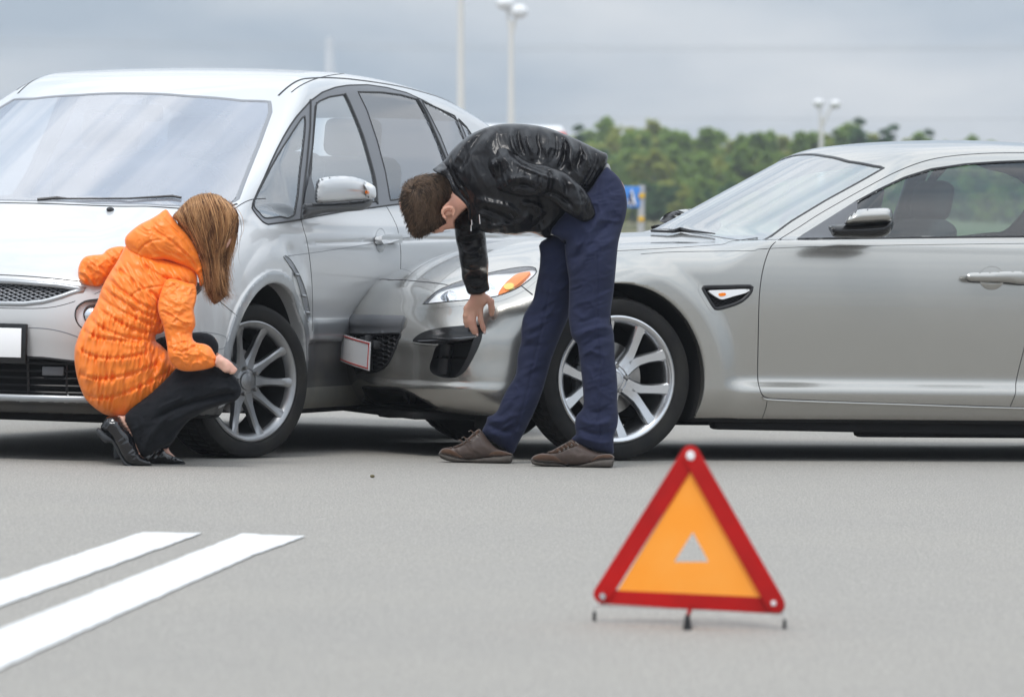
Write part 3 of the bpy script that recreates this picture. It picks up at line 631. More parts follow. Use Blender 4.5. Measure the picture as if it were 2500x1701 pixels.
# fog lamp pocket, fin and ducts
ring(RX, fog, P_, g=12); rwall(RX, fog, .06, M['black'], 'pocket_wall'); RX.patch('air_pocket', fog, M['dark'], -.06, step=10, nsurf=False)
RX.ribbon(z5((745, 780), (860, 783), (985, 788)), .010, M['gloss'], 'pocket_bar', lift=-.02)
RX.ribbon(z5((830, 690), (810, 800), (800, 905)), .05, M['black'], 'pocket_divider', lift=-.035)
RX.patch('pocket_frame', cr(z5((1030, 648), (1086, 622), (1066, 695), (1040, 752), (1008, 812), (965, 880), (915, 918), (880, 925), (925, 885), (962, 820), (985, 770), (1005, 720)), 2, True), M['black'], .003, step=6, thick=.01)
RX.patch('bumper_fin', fin, M['gloss'], .002, step=6, thick=.01, fn=lambda p: .002+.005*np.exp(-((p[:, 1]-828)/6.)**2)*np.clip((p[:, 0]-1010)/40, 0, 1))
RX.ribbon(z5((598, 678), (640, 686), (700, 692), (780, 696)), .007, P_, 'fin_light_line', lift=.004)  # thin silver ribbon painted in as a highlight along the fin
RX.ribbon(z5((640, 668), (760, 664), (900, 652), (1030, 640)), .005, M['trim'], 'fin_inner_light_line', lift=.006)  # grey inner ribbon, a second painted highlight line
# grille, upper panel, number plate
RX.patch('grille_panel', GT, M['grey'], .006, step=6, both=False, thick=.02, fn=lambda q: .003+.012*np.clip((805-q[:, 1]+.02*(q[:, 0]-860))/12, 0, 1)*np.clip((q[:, 1]-768)/14, 0, 1))
RX.patch('grille_back', GM, M['dark'], -.04, step=8, both=False, nsurf=False)
RX.ribbon(GM, .014, M['black'], 'grille_frame', closed=True, smooth=0, both=False, step=6, lift=.002)
mb = MB(); hs = 12.
for i in range(-2, 12):
    for j in range(0, 9):
        cx0, cy0 = 838+i*hs*1.18, 812+j*hs*.98+(hs*.49 if i % 2 else 0)+i*-.6
        a = np.radians(np.arange(7)*60); H6 = np.stack([cx0+hs*.78*np.cos(a), cy0+hs*.56*np.sin(a)], 1)
        for q in range(3):
            p = H6[q:q+2]
            if inpoly(p, GM).all(): P = RX.hit(p); P = P-RX.nrm(P)*.010; mb.tube(P, .0032, 4, False)
mb.build('grille_mesh', M['black'], rt, kind='stuff')
RX.patch('lower_intake', LW, M['dark'], -.05, step=10, both=False, nsurf=False)
RX.ribbon(LW, .010, M['black'], 'intake_frame', closed=True, smooth=0, both=False, step=8, lift=.002)
RX.ribbon(zb5((575, 1000), (590, 1050), (605, 1110)), .03, M['black'], 'intake_strut', both=False, lift=-.02)
def lp(px, py, y): d = ray(px, py) @ RX.R.T; t = (y-RX.Cl[1])/d[1]; return RX.Cl+d*t
pa, pb, pc, pd = lp(829.6, 811.5, .01), lp(905, 835, .345), lp(901, 905, .345), lp(824, 878, .01)
print('plate', pa.round(3), pb.round(3), pc.round(3), pd.round(3))
def quadplate(a, b, c, d, s0, s1, t0, t1, off, n=10, bow=.012):
    u = np.linspace(s0, s1, n); v = np.linspace(t0, t1, 4); U, Vv = np.meshgrid(u, v)
    P = (a*(1-U[..., None])+b*U[..., None])*(1-Vv[..., None])+(d*(1-U[..., None])+c*U[..., None])*Vv[..., None]
    nn = np.cross(b-a, a-d); nn /= np.linalg.norm(nn); nn *= np.sign(nn[0]); P = P+nn*(off+bow*np.sin(np.pi*U)[..., None]); P = P.reshape(-1, 3)
    Fc = [[i*n+j, i*n+j+1, (i+1)*n+j+1, (i+1)*n+j] for i in range(3) for j in range(n-1)]; m = len(P)
    V = np.vstack([P, P-nn*.0015]); F2 = Fc+[[x+m for x in q[::-1]] for q in Fc]; ed = [[j, j+1, m+j+1, m+j] for j in range(n-1)]+[[3*n+j+1, 3*n+j, m+3*n+j, m+3*n+j+1] for j in range(n-1)]
    ed += [[i*n, (i+1)*n, m+(i+1)*n, m+i*n] for i in range(3)]+[[(i+1)*n-1+n, (i+1)*n-1, m+(i+1)*n-1, m+(i+1)*n-1+n] for i in range(3)]
    return V, F2+ed
V, f = quadplate(pa, pb, pc, pd, 0, 1, 0, 1, 0); npl = obj('number_plate', V, f, M['white'], rt, smooth=False)
for q in ((.05, .975, .05, .09), (.05, .975, .91, .95), (.945, .965, .05, .95), ):
    V, f = quadplate(pa, pb, pc, pd, *q, .0022, n=8, bow=.012) if q[1]-q[0] > .5 else quadplate(pa, pb, pc, pd, *q, .0028, n=4, bow=.0)
    obj('plate_border', V, f, M['platered'], npl, smooth=False)
V, f = quadplate(pa, pb, pc, pd, 0., .045, .0, 1., .002, n=4, bow=0); obj('plate_strip', V, f, M['plateblue'], npl, smooth=False)
mb = MB(); mid = (pa+pb+pc+pd)/4
mb.box(mid+np.array([-.035, .02, -.015]), (.035, .20, .15), Matrix.Rotation(-.1, 4, 'Z') @ Matrix.Rotation(.12, 4, 'X'), .01); mb.box(mid+np.array([-.06, .03, .03]), (.06, .26, .04), None, .01); mb.build('plate_holder', M['black'], rt)
mb = MB(); mb.box((.55, 0, .165), (.42, 1.1, .03), None, .01); mb.box((.45, .62, .15), (.10, .14, .07), None, .01); mb.box((.45, -.62, .15), (.10, .14, .07), None, .01)
mb.box((-1.42, .74, .145), (1.9, .08, .06), Matrix.Rotation(-.012, 4, 'Y'), .015); mb.box((-1.42, -.74, .145), (1.9, .08, .06), Matrix.Rotation(-.012, 4, 'Y'), .015); mb.box((-1.75, .66, .12), (1.2, .08, .05), None, .02); mb.box((-1.75, -.66, .12), (1.2, .08, .05), None, .02); mb.box((-1.6, 0, .19), (3.2, .9, .05), None, .01); mb.tube([(-.3, 0, .15), (-2.4, .1, .15)], .035)
mb.build('underbody', M['dark'], rt)
# side vent with marker lamp
ring(RX, vent, P_, g=12); RX.patch('vent_mesh', vent, M['dark'], -.016, step=9, nsurf=False)
RX.ribbon(vent, .016, M['black'], 'vent_frame', closed=True, smooth=0, lift=.004)
ml = cr(z6((1376, 318), (1400, 312), (1520, 308), (1664, 304), (1640, 330), (1560, 352), (1480, 376), (1455, 372), (1410, 345)), 2, True)
RX.patch('marker_lamp', ml, M['lamp'], .003, step=5, thick=.012)
RX.patch('marker_bulb', cr(z6((1448, 335), (1490, 330), (1500, 345), (1470, 355), (1450, 350)), 2, True), M['amber'], .0045, step=4, thick=.004)
mb = MB()
for i in range(7):
    for j in range(5):
        q = Z((1250, 600), 2.874, [(1400+i*34+(j % 2)*17, 365+j*15), (1417+i*34+(j % 2)*17, 372+j*15), (1434+i*34+(j % 2)*17, 365+j*15)])
        if inpoly(q, vent).all() and not inpoly(q, ml).any(): P = RX.hit(q); P = P-RX.nrm(P)*.008; mb.tube(P, .002, 4, False)
mb.build('vent_grid', M['black'], rt, kind='stuff')
# door mirror with its black sail
RX.patch('mirror_sail', z7((1040, 661), (1378, 446), (1378, 655)), M['grey'], .006, step=8, thick=.01)
def lq(px, py, y): return lp(px, py, y)
def blob(name, pts, y, th_, m, parent, car, squash=1.):    # rounded solid whose outline is given in the picture plane at lateral y
    P2 = cr(np.array(pts, float), 4, True); V2, T, nb = cdt(P2, 5.); d = pdist(V2, P2, True); R_ = d.max()
    t = th_*np.sqrt(np.clip(1-(1-np.clip(d/R_, 0, 1))**2, 0, 1)); D = ray(V2[:, 0], V2[:, 1]) @ car.R.T; tt = (y-car.Cl[1])/D[:, 1]; P = car.Cl+D*tt[:, None]
    dn_ = -D/np.linalg.norm(D, axis=1)[:, None]; A = P+dn_*t[:, None]; B = P-dn_*t[:, None]*squash; k = len(P); isb = d < 1e-6
    mp_ = np.where(isb, np.arange(k), np.arange(k)+k); c = np.cross(A[T[:, 1]]-A[T[:, 0]], A[T[:, 2]]-A[T[:, 0]])[:, 1]; T = np.where((c < 0)[:, None], T[:, ::-1], T)
    V = np.vstack([A, B]); return car.mir(name, V, T.tolist()+[[mp_[i] for i in t_[::-1]] for t_ in T.tolist()], m, parent)
mc = blob('mirror_cap', z7((1308, 577), (1318, 545), (1345, 512), (1385, 493), (1450, 486), (1540, 483), (1568, 490), (1580, 520), (1576, 556), (1520, 566), (1400, 574)), .985, .075, M['silver'], rt, RX)
blob('mirror_base', z7((1213, 592), (1240, 578), (1290, 576), (1400, 572), (1520, 563), (1579, 553), (1580, 590), (1566, 622), (1535, 643), (1470, 655), (1350, 652), (1250, 648), (1228, 622)), .955, .065, M['gloss'], rt, RX)
# door handle
hb = cr(Z((2359, 665), 1, [(0, 7), (6, 2), (60, 4), (120, 1), (160, 3), (163, 20), (130, 24), (90, 20), (8, 17)]), 3, True)
bowl = cr(Z((2421, 679), 1, [(31*math.cos(a), 29*math.sin(a)) for a in np.arange(12)*math.pi/6]), 2, True)
RX.patch('handle_recess', bowl, P_, 0, step=4, nsurf=False, fn=lambda p: .0012-.016*np.clip(1-(np.hypot((p[:, 0]-2421)/31, (p[:, 1]-679)/29))**2, 0, 1)*np.where(p[:, 1] < 679, -1, 1)*-1 if False else .0012+.022*np.clip(1-(np.hypot((p[:, 0]-2421)/31, (p[:, 1]-679)/29))**2, 0, 1)*np.sin((p[:, 1]-679)/29*2.2))
hbp = [(2358, 676), (2362, 669), (2372, 666), (2420, 664.5), (2470, 662.5), (2530, 664), (2534, 678), (2524, 690), (2490, 693), (2460, 689), (2400, 687), (2366, 685)]
RX.ribbon(cr(np.array(hbp, float)+np.array([1, 2.5]), 2, True), .006, M['seal'], 'handle_gap', closed=True, smooth=0, lift=.0015)
blob('door_handle', hbp, .893, .016, P_, rt, RX)
# wipers
mb = MB()
P = RX.hit(z7((210, 629), (300, 633), (330, 632), (375, 622), (430, 630), (570, 645))); n = RX.nrm(P); mb.tube(P+n*.012, [.006, .006, .008, .012, .007, .003], 6); mb.build('wiper', M['black'], rt)
# cabin
mb = MB()
for s_ in (1, -1):
    st = MB(); st.box((-1.22, s_*.36, .42), (.52, .48, .16), None, .05, 3); st.box((-1.52, s_*.36, .72), (.14, .46, .60), Matrix.Rotation(math.radians(-16), 4, 'Y'), .06, 3); st.box((-1.62, s_*.36, 1.09), (.10, .26, .17), Matrix.Rotation(math.radians(-12), 4, 'Y'), .04, 3); st.build('seat', M['fabric'], rt)
mb.box((-2.25, 0, .70), (.2, 1.2, .5), Matrix.Rotation(math.radians(-14), 4, 'Y'), .06, 3); mb.build('rear_seat', M['fabric'], rt)
mb = MB(); mb.box((-.72, 0, .80), (.42, 1.40, .18), None, .05, 3); mb.box((-.92, .36, .90), (.12, .34, .08), None, .03, 3); mb.build('dashboard', M['black'], rt)
a = np.arange(33)*2*np.pi/32; MB().tube(np.stack([-1.02+.05*np.sin(a), .36+.18*np.cos(a), .86+.17*np.sin(a)], 1), .014, 8, False).build('steering_wheel', M['black'], rt)
mb = MB(); mb.box((-1.6, 0, .24), (2.4, 1.5, .05)); mb.build('cabin_floor', M['dark'], rt)
for s_ in (1, -1): mb = MB(); mb.box((-1.98, s_*.70, 1.06), (.09, .03, .42), Matrix.Rotation(math.radians(-8), 4, 'Y') @ Matrix.Rotation(s_*.45, 4, 'X'), .01); mb.build('centre_pillar', M['black'], rt)
for s_, x_ in ((1, 0), (-1, 0), (1, -2.82), (-1, -2.82)):
    wheel(RX, x_, s_*.865, .331, .334, .250, 'twin', 3. if x_ == 0 else 0., s_, True)

# ------------------------------------------------------------------ the people carrier on the left
th2 = math.radians(20)
exm = np.array([-math.sin(th2), -math.cos(th2), 0]); eym = np.array([math.cos(th2), -math.sin(th2), 0])
MO = onground(628, 1118)-eym*.90
mt = empty('people_carrier', MO, math.atan2(exm[1], exm[0]), 'pale silver family car facing left with its front wheel turned, behind the crouching woman', 'car')
MP = Body(mt, MO, th2)
Sl = CI([(.10, .83), (.16, .865), (.20, .885), (.26, .893), (.30, .884), (.45, .886), (.464, .902), (.50, .908), (.535, .906), (.55, .897), (.65, .905), (1.3, .92)], .004)
Su = CI([(.1, .87), (.45, .894), (.55, .899), (.65, .909), (.76, .917), (.85, .915), (.92, .899), (.98, .872), (1.05, .83), (1.2, .73), (1.4, .6)], .022)
Sf = CI([(.10, .83), (.16, .865), (.22, .885), (.35, .897), (.5, .903), (.65, .910), (.76, .914), (.85, .908), (.92, .89), (.98, .862), (1.05, .82), (1.2, .72), (1.4, .6)], .022)
def Sm(z): q = sst(z, .55, .64); return Sl(z)*(1-q)+Su(z)*q
Nm = CI([(.05, .70), (.12, .80), (.17, .84), (.215, .87), (.225, .90), (.245, .905), (.26, .893), (.40, .91), (.50, .93), (.58, .94), (.62, .935), (.7, .92), (1.4, .92)])
Tm = CI([(-3.9, .95), (-2.8, 1.06), (-1.2, 1.04), (-.4, 1.02), (.05, 1.015), (.25, .992), (.40, .955), (.55, .905), (.70, .838), (.80, .775), (.87, .715), (.91, .65), (.935, .58), (1.05, .3)], .012)
tm = np.linspace(-3.9, 1.05, 1500); dTm = np.gradient(Tm(tm), tm)
Rm = CI([(-4.1, .9), (-3.85, 1.15), (-3.6, 1.33), (-3.3, 1.455), (-3.1, 1.50), (-2.84, 1.545), (-2.4, 1.583), (-2.0, 1.603), (-1.6, 1.608), (-1.3, 1.595), (-1.0, 1.56), (-.8, 1.52), (-.6, 1.46), (-.3, 1.35)], .03)
def F_mp(x, y, z):
    ay = np.abs(y); t = np.clip(ay/.915, 0, .992)**2.7; q = np.sqrt(1-t); dr = .56*(1-q); dd = .56*.5/q*2.7*t/(ay+.01); nn = np.sqrt(1+dd*dd)
    xs = x+dr*sst(x, -.35, .25)
    r = np.hypot(x+.047, z-.31); r2 = np.hypot(x+2.75, z-.31)
    fl = .010*(1-sst(r, .428, .440))+.020*(1-sst(r, .47, .60))*sst(z, .15, .4)+.02*(1-sst(r2, .44, .55))
    fl = fl-.012*np.exp(-((x+.33-.25*(z-.6))/.05)**2)*sst(z, .5, .6)*(1-sst(z, .82, .86))
    gd = sst(-x, .40, .50); W = Sm(z)*gd+Sf(z)*(1-gd)-.006*gd*np.exp(-((z-.872-.02*(-x-1.3))/.007)**2)+fl-.10*sst(-x, 2.6, 3.9)**1.5-.012*sst(-x, -.2, .5)*0
    slope = np.interp(xs, tm, dTm)*nn
    top = (z-Tm(xs)+.035*(ay/.8)**2+.035*np.exp(-((ay-.60)/.10)**2)*0-.012*np.exp(-((ay-.52)/.09)**2)*sst(x, .9, .4))/np.sqrt(1+slope*slope)
    f = smax(ay-W, top, .10); f = smax(f, (xs-Nm(z))/nn, .05); f = smax(f, .16+.02*sst(x, .2, .7)-z, .04)
    f = smax(f, -x-3.72-.06*np.sqrt(np.maximum(0, 1-(ay/.95)**2)), .10)
    for r_, xc in ((r, -.047), (r2, -2.75)): f = smax(f, -np.maximum(r_-.383, .50-ay), .008)
    gr = smax(ay-(.878-.33*(z-.95)-.12*(z-.95)**2-.05*sst(-x, 2.2, 3.7)-.035*sst(x, -.45, 0)), z-Rm(x)+.02*(ay/.62)**2, .085)
    gr = smax(gr, (z-(1.0+.03*(ay/.8)**2+.46*(.30-.33*(ay/.8)**2-x)))/1.10, .035); gr = smax(gr, .935-z, .02)
    return smin(f, gr, .03)
MP.F = F_mp
def sym2(p): p = p[p[:, 0] >= 0]; m = (p*np.array([-1, 1]))[::-1]; return np.vstack([p, m[(m[:, 0] < -.001)]])
y1 = zz((0, 150), 3.161); y2 = zz((550, 150), 3.161); y3 = zz((0, 600), 2.7257); y4 = zz((400, 550), 2.635)
D1 = cr([(615, 509), (617, 496), (630, 466), (645, 435), (661, 398), (676.5, 365), (692, 335), (708, 308), (724, 285), (740, 267), (757, 248), (787, 226), (819, 214), (850, 209), (898, 208), (945, 215), (993, 227.5), (1031, 245), (1072, 267), (1113, 292), (1141, 314), (1156, 336), (1156, 360), (1150, 400), (1140, 470), (1080, 482), (993, 496), (945, 502), (910, 507), (850, 514), (771, 528), (733, 536), (690, 543), (652, 548), (640, 541), (625, 524)], 1, True)
g1 = cr(y2((612, 425), (610, 560), (575, 850), (532, 1186), (420, 1198), (305, 1213), (262, 1170), (218, 1120), (228, 1060), (320, 880), (400, 730), (480, 605), (560, 480)), 2, True)
g2 = cr([(768, 262), (776, 249), (803, 237), (841, 231), (854, 261), (870, 297), (884, 335), (904, 397), (914, 445), (919, 492), (860, 500), (785, 512), (760, 508), (757, 440), (762, 350)], 1, True)
g3 = cr([(873, 225), (930, 226), (977, 232), (1016, 243), (1030, 268), (1043, 292), (1069, 352), (1092, 420), (1105, 466), (1040, 476), (952, 490), (940, 420), (920, 345), (895, 270)], 1, True)
g4 = cr([(1029, 247), (1062, 262), (1110, 284), (1120, 310), (1134, 345), (1138, 400), (1128, 466), (1117, 468), (1100, 400), (1075, 335), (1050, 285)], 1, True)
g5 = cr([(1119, 291), (1139, 311), (1152, 338), (1152, 358), (1143, 350), (1130, 318)], 1, True)
WM = np.array([(-.715, 0), (-.72, .25), (-.755, .48), (-.80, .585), (-.72, .625), (-.45, .69), (-.2, .745), (.0, .79), (.09, .74), (.20, .55), (.28, .3), (.30, 0)])
WMP = np.vstack([WM, (WM*np.array([1, -1]))[::-1][1:-1]])
we = MP.hit(np.array([(711, 227), (686, 257.6), (661, 292), (629, 356), (597.5, 419), (572, 468)])); print('mpv ws edge', we.round(3).tolist())
print('mpv ws top', MP.hit(np.array([(690, 227.5), (600, 227.5), (474, 227.5), (316, 234), (158, 242), (60, 249)]))[:, :2].round(3).tolist())
print('mpv cowl', MP.hit(np.array([(560, 484), (500, 486), (449, 487.5), (285, 489), (126, 491), (10, 495)]))[:, :2].round(3).tolist())
hm = cr(np.array([(183, 772), (187, 750), (209, 734), (240, 730), (300, 716), (360, 702), (430, 690), (482, 690), (492, 700), (484, 716), (440, 745), (380, 775), (300, 800), (240, 808), (205, 803), (190, 791)], float), 2, True)
grm = sym2(np.array([(0, .690), (.25, .686), (.42, .676), (.53, .660), (.485, .652), (.44, .632), (.38, .612), (.3, .601), (0, .598)]))
low = sym2(np.array([(0, .400), (.38, .396), (.50, .384), (.57, .33), (.60, .285), (.61, .252), (0, .252)]))
fgm = cr(y4((190, 690), (330, 695), (398, 718), (405, 750), (392, 788), (350, 797), (250, 800), (190, 790)), 2, True)
fv = cr(y4((768, 203), (795, 203), (840, 262), (880, 340), (912, 430), (932, 530), (936, 600), (926, 622), (912, 600), (898, 520), (872, 400), (835, 300)), 2, True)
def kill_mp(c, n):
    ay = np.abs(c[:, 1]); k = (np.abs(n[:, 1]) > .55) & (c[:, 2] > .93) & MP.frustum_mask(c, D1, -3)
    k |= MP.frustum_mask(c, hm, 5) & (c[:, 0] > .2) & (c[:, 2] > .45)
    k |= (c[:, 0] > .4) & (n[:, 0] > .3) & (inpoly(c[:, 1:], grm) | inpoly(c[:, 1:], low)); k |= (n[:, 2] > .5) & inpoly(c[:, :2], WMP)
    k |= (c[:, 0] < -3.3) & (ay < .55) & (c[:, 2] > 1.05) & (n[:, 0] < -.3)
    return k
def class_mp(c, n):
    ay = np.abs(c[:, 1]); x, z = c[:, 0], c[:, 2]; r = np.hypot(x+.047, z-.31)
    l = np.array(['q']*len(c), object); l[:] = 'rear_quarter_panel'
    l[x > -.5-.25*(z-.6)*0] = 'front_fender'
    fx = np.interp(z, [0, .5, .75, .865, .94, 1.1], [-.50, -.497, -.46, -.421, -.357, -.3])
    l[(x < fx) & (x > -1.46) & (z > .25)] = 'front_door'; l[(x <= -1.46) & (x > -2.35) & (z > .25)] = 'rear_door'
    l[(z > .452) & (z < .548) & (x < fx) & (x > -2.4) & (n[:, 2] > -.9)] = 'door_moulding'
    l[(z <= .452) & (x < fx) & (x > -2.4)] = 'lower_door_trim'
    l[(z < .27) & (x < -.4)] = 'sill'
    l[(z > .9) & (x < -.35) & (z > .95+.0*x)] = 'side_frame'
    l[(x > .15+.2*(z-.5)) & (z < .69) & (x > .1)] = 'front_bumper'
    l[(n[:, 2] > .35) & (x > -.05) & (ay < .77) & (z > .66)] = 'hood'
    l[(n[:, 2] > .45) & (z > 1.42)] = 'roof'
    l[(x < -3.3) & (z < 1)] = 'rear_bumper'; l[(x < -3.2) & (z >= 1)] = 'tailgate'
    l[(z < .228) & (x > .15)] = 'lower_valance'
    l[(((r < .392) | (np.hypot(x+2.75, z-.31) < .392)) & (ay < .88))] = 'wheel_well'; l[(l == 'wheel_well') & (x < -1.3)] = 'rear_wheel_well'; l[z < .182] = 'underbody_pan'
    return l
shell(MP, (-3.95, -1.0, .08), (1.0, 1.0, 1.68), .0115, class_mp, kill_mp, {'': M['pearl'], 'wheel_well': M['dark'], 'rear_wheel_well': M['dark'], 'underbody_pan': M['dark'], 'lower_door_trim': M['sill'], 'door_moulding': M['silvertrim'], 'lower_valance': M['sill'], 'arch_lip': M['silvertrim'], 'sill': M['dirtysill']})
# side glazing: dark frame field with five panes
g6 = glass('side_glass', (.84, .90, .92), 2.9, .22, (.72, .78, .82)); g7 = glass('tinted_side_glass', (.16, .17, .19), 2.8)  # light film on the front panes paints in sky brightness
def fieldhole(poly): return poly
V2, T, nb = cdt(D1, 5.0); cc = V2[T].mean(1); kk = np.ones(len(T), bool)
for g in (g1, g2, g3, g4, g5): kk &= ~inpoly(cc, grow(g, -1.5))
P = MP.hit(V2); n = MP.nrm(P); Pf = P+n*.002; T = T[kk]; c = np.cross(Pf[T[:, 1]]-Pf[T[:, 0]], Pf[T[:, 2]]-Pf[T[:, 0]]); b = (c*n[T[:, 0]]).sum(1) < 0; T[b] = T[b][:, ::-1]
MP.mir('window_frame', Pf, T, M['trim2'], mt, n)
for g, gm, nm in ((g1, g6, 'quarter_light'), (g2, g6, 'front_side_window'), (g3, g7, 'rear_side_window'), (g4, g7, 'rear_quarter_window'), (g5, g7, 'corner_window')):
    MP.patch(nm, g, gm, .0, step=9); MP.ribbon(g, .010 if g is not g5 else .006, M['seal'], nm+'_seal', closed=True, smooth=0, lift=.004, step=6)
MP.ribbon(D1, .009, M['seal'], 'frame_seal', closed=True, smooth=0, lift=.003, step=7)
for ln, w_ in ((y2((655, 300), (652, 500), (625, 800), (600, 1000), (580, 1222)), .010), (y2((700, 320), (690, 420), (672, 640), (640, 860), (690, 1090)), .006),
               (cr(y2((918, 250), (965, 350), (1050, 560), (1110, 760), (1150, 920), (1165, 1092))), .034), (cr(y2((1478, 290), (1530, 370), (1590, 500), (1650, 640), (1700, 760))), .030)):
    MP.ribbon(ln, w_, M['seal'], 'pillar_trim', smooth=1, lift=.006, step=7)
for ln, w_ in (([(735, 536), (741, 560), (749, 588), (757, 640), (762, 700), (763, 760), (762, 808)], .0035), ([(941, 500), (958, 530), (971, 561), (978, 610), (978, 650), (975, 720)], .0035),
               ([(711, 226), (725, 215), (740, 206), (757, 198), (771, 193), (790, 188), (809, 184), (840, 180)], .007), ([(576, 482), (568, 492), (560, 500)], .004),
               ([(505, 718), (530, 731), (557, 753), (575, 768), (589, 783)], .0035)):
    MP.ribbon(cr(np.array(ln, float)), w_, smooth=0, lift=.001, step=6)
# hood shut line, grille, lamps and bumper: symmetric outlines in (y, z) or (x, y)
hf = np.array([(.0, .712), (.25, .708), (.42, .698), (.56, .684), (.66, .668), (.745, .672)]); HF = np.vstack([(hf*np.array([-1, 1]))[::-1][:-1], hf])
MP.ribbon(HF, .006, M['seal'], 'hood_gap', chart='x', smooth=3, both=False, step=.02, lift=.001)
fe = [(.28, .77), (.12, .80), (-.04, .815), (-.2, .83)]; MP.ribbon(fe, .005, M['seal'], 'fender_gap', chart='z', smooth=4, step=.02, lift=.001)
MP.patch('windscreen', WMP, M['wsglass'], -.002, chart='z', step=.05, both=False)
MP.ribbon(WMP, .020, M['frit'], 'windscreen_frame', chart='z', closed=True, smooth=0, both=False, step=.03, lift=.001)
ct = np.array([(.02, -.80), (.10, -.75), (.22, -.55), (.30, -.3), (.325, 0), (.30, .3), (.22, .55), (.10, .75), (.02, .80)]); MP.ribbon(ct, .014, M['seal'], 'hood_rear_gap', chart='z', smooth=3, both=False, step=.03)
ang = np.radians(np.linspace(-14, 196, 60)); ar = np.vstack([np.stack([-.047+.432*np.cos(ang), .31+.432*np.sin(ang)], 1), np.stack([-.047+.389*np.cos(ang), .31+.389*np.sin(ang)], 1)[::-1]])
MP.patch('arch_lip', ar, M['silvertrim'], .0015, chart='y', step=.014)
st_ = [(.938-.56*(1-math.sqrt(1-(y_/.915)**2.7)), y_, .236) for y_ in (0, .2, .4, .55, .65, .74, .80, .85, .88)]+[(.405, .893, .236), (.385, .895, .236)]
MP.ribbonP(st_, .026, M['silvertrim'], 'bumper_strip', .006)
mb = MB(); P = MP.hit(y1((290, 1076), (440, 1064), (520, 1070), (1000, 1068), (1330, 1050), (1400, 1062))); n = MP.nrm(P); mb.tube(P+n*.006, [.006, .007, .004, .004, .006, .005], 6); mb.build('wiper', M['black'], mt)
P = MP.hit(np.array([[269., 514.], [505., 540.]])); 
for p in P[:1]: MB().ell(p+np.array([0, 0, .004]), (.022, .014, .010)).build('washer_jet', M['black'], mt)
MB().ell(P[0]*np.array([1, -1, 1])+np.array([0, 0, .004]), (.022, .014, .010)).build('washer_jet', M['black'], mt)
MP.patch('grille_back', grm, M['dark'], -.05, chart='x', step=.04, both=False, nsurf=False)
MP.ribbon(grm, .022, M['silvertrim'], 'grille_frame', chart='x', closed=True, smooth=0, both=False, step=.025, lift=.006)
mb = MB()
for s_ in (1, -1):
    for k in range(-46, 47):
        y0 = k*.036; ln = resample(np.array([(y0-.10*s_*1.0, .59), (y0+.10*s_*1.9, .70)]), .012); i = inpoly(ln, grm)
        if i.sum() > 2: q = ln[i]; P = MP.hit(q, 'x')-np.array([.02, 0, 0]); mb.tube(P[[0, len(P)//2, -1]], .0028, 4, False)
mb.build('grille_mesh', M['trim'], mt, kind='stuff')
MP.patch('intake_back', low, M['dark'], -.07, chart='x', step=.05, both=False, nsurf=False)
MP.ribbon(low, .012, M['black'], 'intake_frame', chart='x', closed=True, smooth=0, both=False, step=.025, lift=.002)
for z_ in (.375, .345, .317, .288, .262):
    mb = MB(); yy = np.linspace(-.66, .66, 27); q = np.stack([yy, yy*0+z_], 1); q = q[inpoly(q, low)]; P = MP.hit(q, 'x')-np.array([.03, 0, 0]); mb.tube(P, .005, 5); mb.build('grille_bar', M['black'], mt)
for y_ in (-.45, -.3, -.15, 0, .15, .3, .45): P = MP.hit(np.array([(y_, .395), (y_, .255)]), 'x')-np.array([.035, 0, 0]); MB().tube(P, .005, 5).build('grille_bar', M['black'], mt)
mb = MB(); mb.box(MP.hit(np.array([(.40, .345)]), 'x')[0]+np.array([-.03, 0, 0]), (.02, .085, .035), Matrix.Rotation(.25, 4, 'Z'), .004); mb.build('sensor_module', M['grey'], mt)
bl = sym2(np.array([(0, .512), (.3, .511), (.42, .505), (.52, .475), (.60, .42), (.66, .34), (.69, .262)])); bl = np.vstack([bl[len(bl)//2:], bl[:len(bl)//2]]) if 0 else bl
for s_ in (1,): MP.ribbon(np.array([(.0, .512), (.3, .511), (.42, .505), (.52, .475), (.60, .42), (.66, .34), (.69, .262)]), .007, M['frit'], 'bumper_crease', chart='x', smooth=4, step=.02, lift=.0005)
MP.ribbon(np.array([(.0, .585), (.25, .583), (.42, .592), (.55, .64), (.60, .672), (.62, .69)]), .004, M['seal'], 'bumper_gap', chart='x', smooth=4, step=.02, lift=.0005)
# number plate with its black holder
cx_ = MP.hit(np.array([(.04, .44)]), 'x')[0, 0]+.012
MB().box((cx_, .0, .448), (.02, .66, .155), None, .006).build('plate_frame', M['gloss'], mt); MB().box((cx_+.0115, 0, .452), (.003, .62, .112), None, .001).build('number_plate', M['white'], mt)
# headlamps
ring(MP, hm, M['pearl']); rwall(MP, hm, .05, M['trim'], 'headlight_rim'); MP.patch('reflector', hm, M['lamp'], -.05, step=10, nsurf=False, fn=lambda p: -.03-.01*np.cos(p[:, 0]*.05))
q = np.array([(226+24*math.cos(a), 766+26*math.sin(a)) for a in np.arange(14)*2*math.pi/14]); MP.patch('lamp_pod', cr(q, 2, True), M['chrome'], -.02, step=6, nsurf=False, thick=.02, fn=lambda p: -.02+.018*(1-(np.hypot(p[:, 0]-226, p[:, 1]-766)/26)**2))
MP.patch('headlight', hm, M['lens'], .002, step=9); MP.ribbon(hm, .006, M['seal'], 'headlight_seal', closed=True, smooth=0, lift=.001)
ring(MP, fgm, M['pearl'], g=8) if 0 else MP.ribbon(fgm, .004, M['frit'], 'lamp_cover_gap', closed=True, smooth=0, lift=.0008)
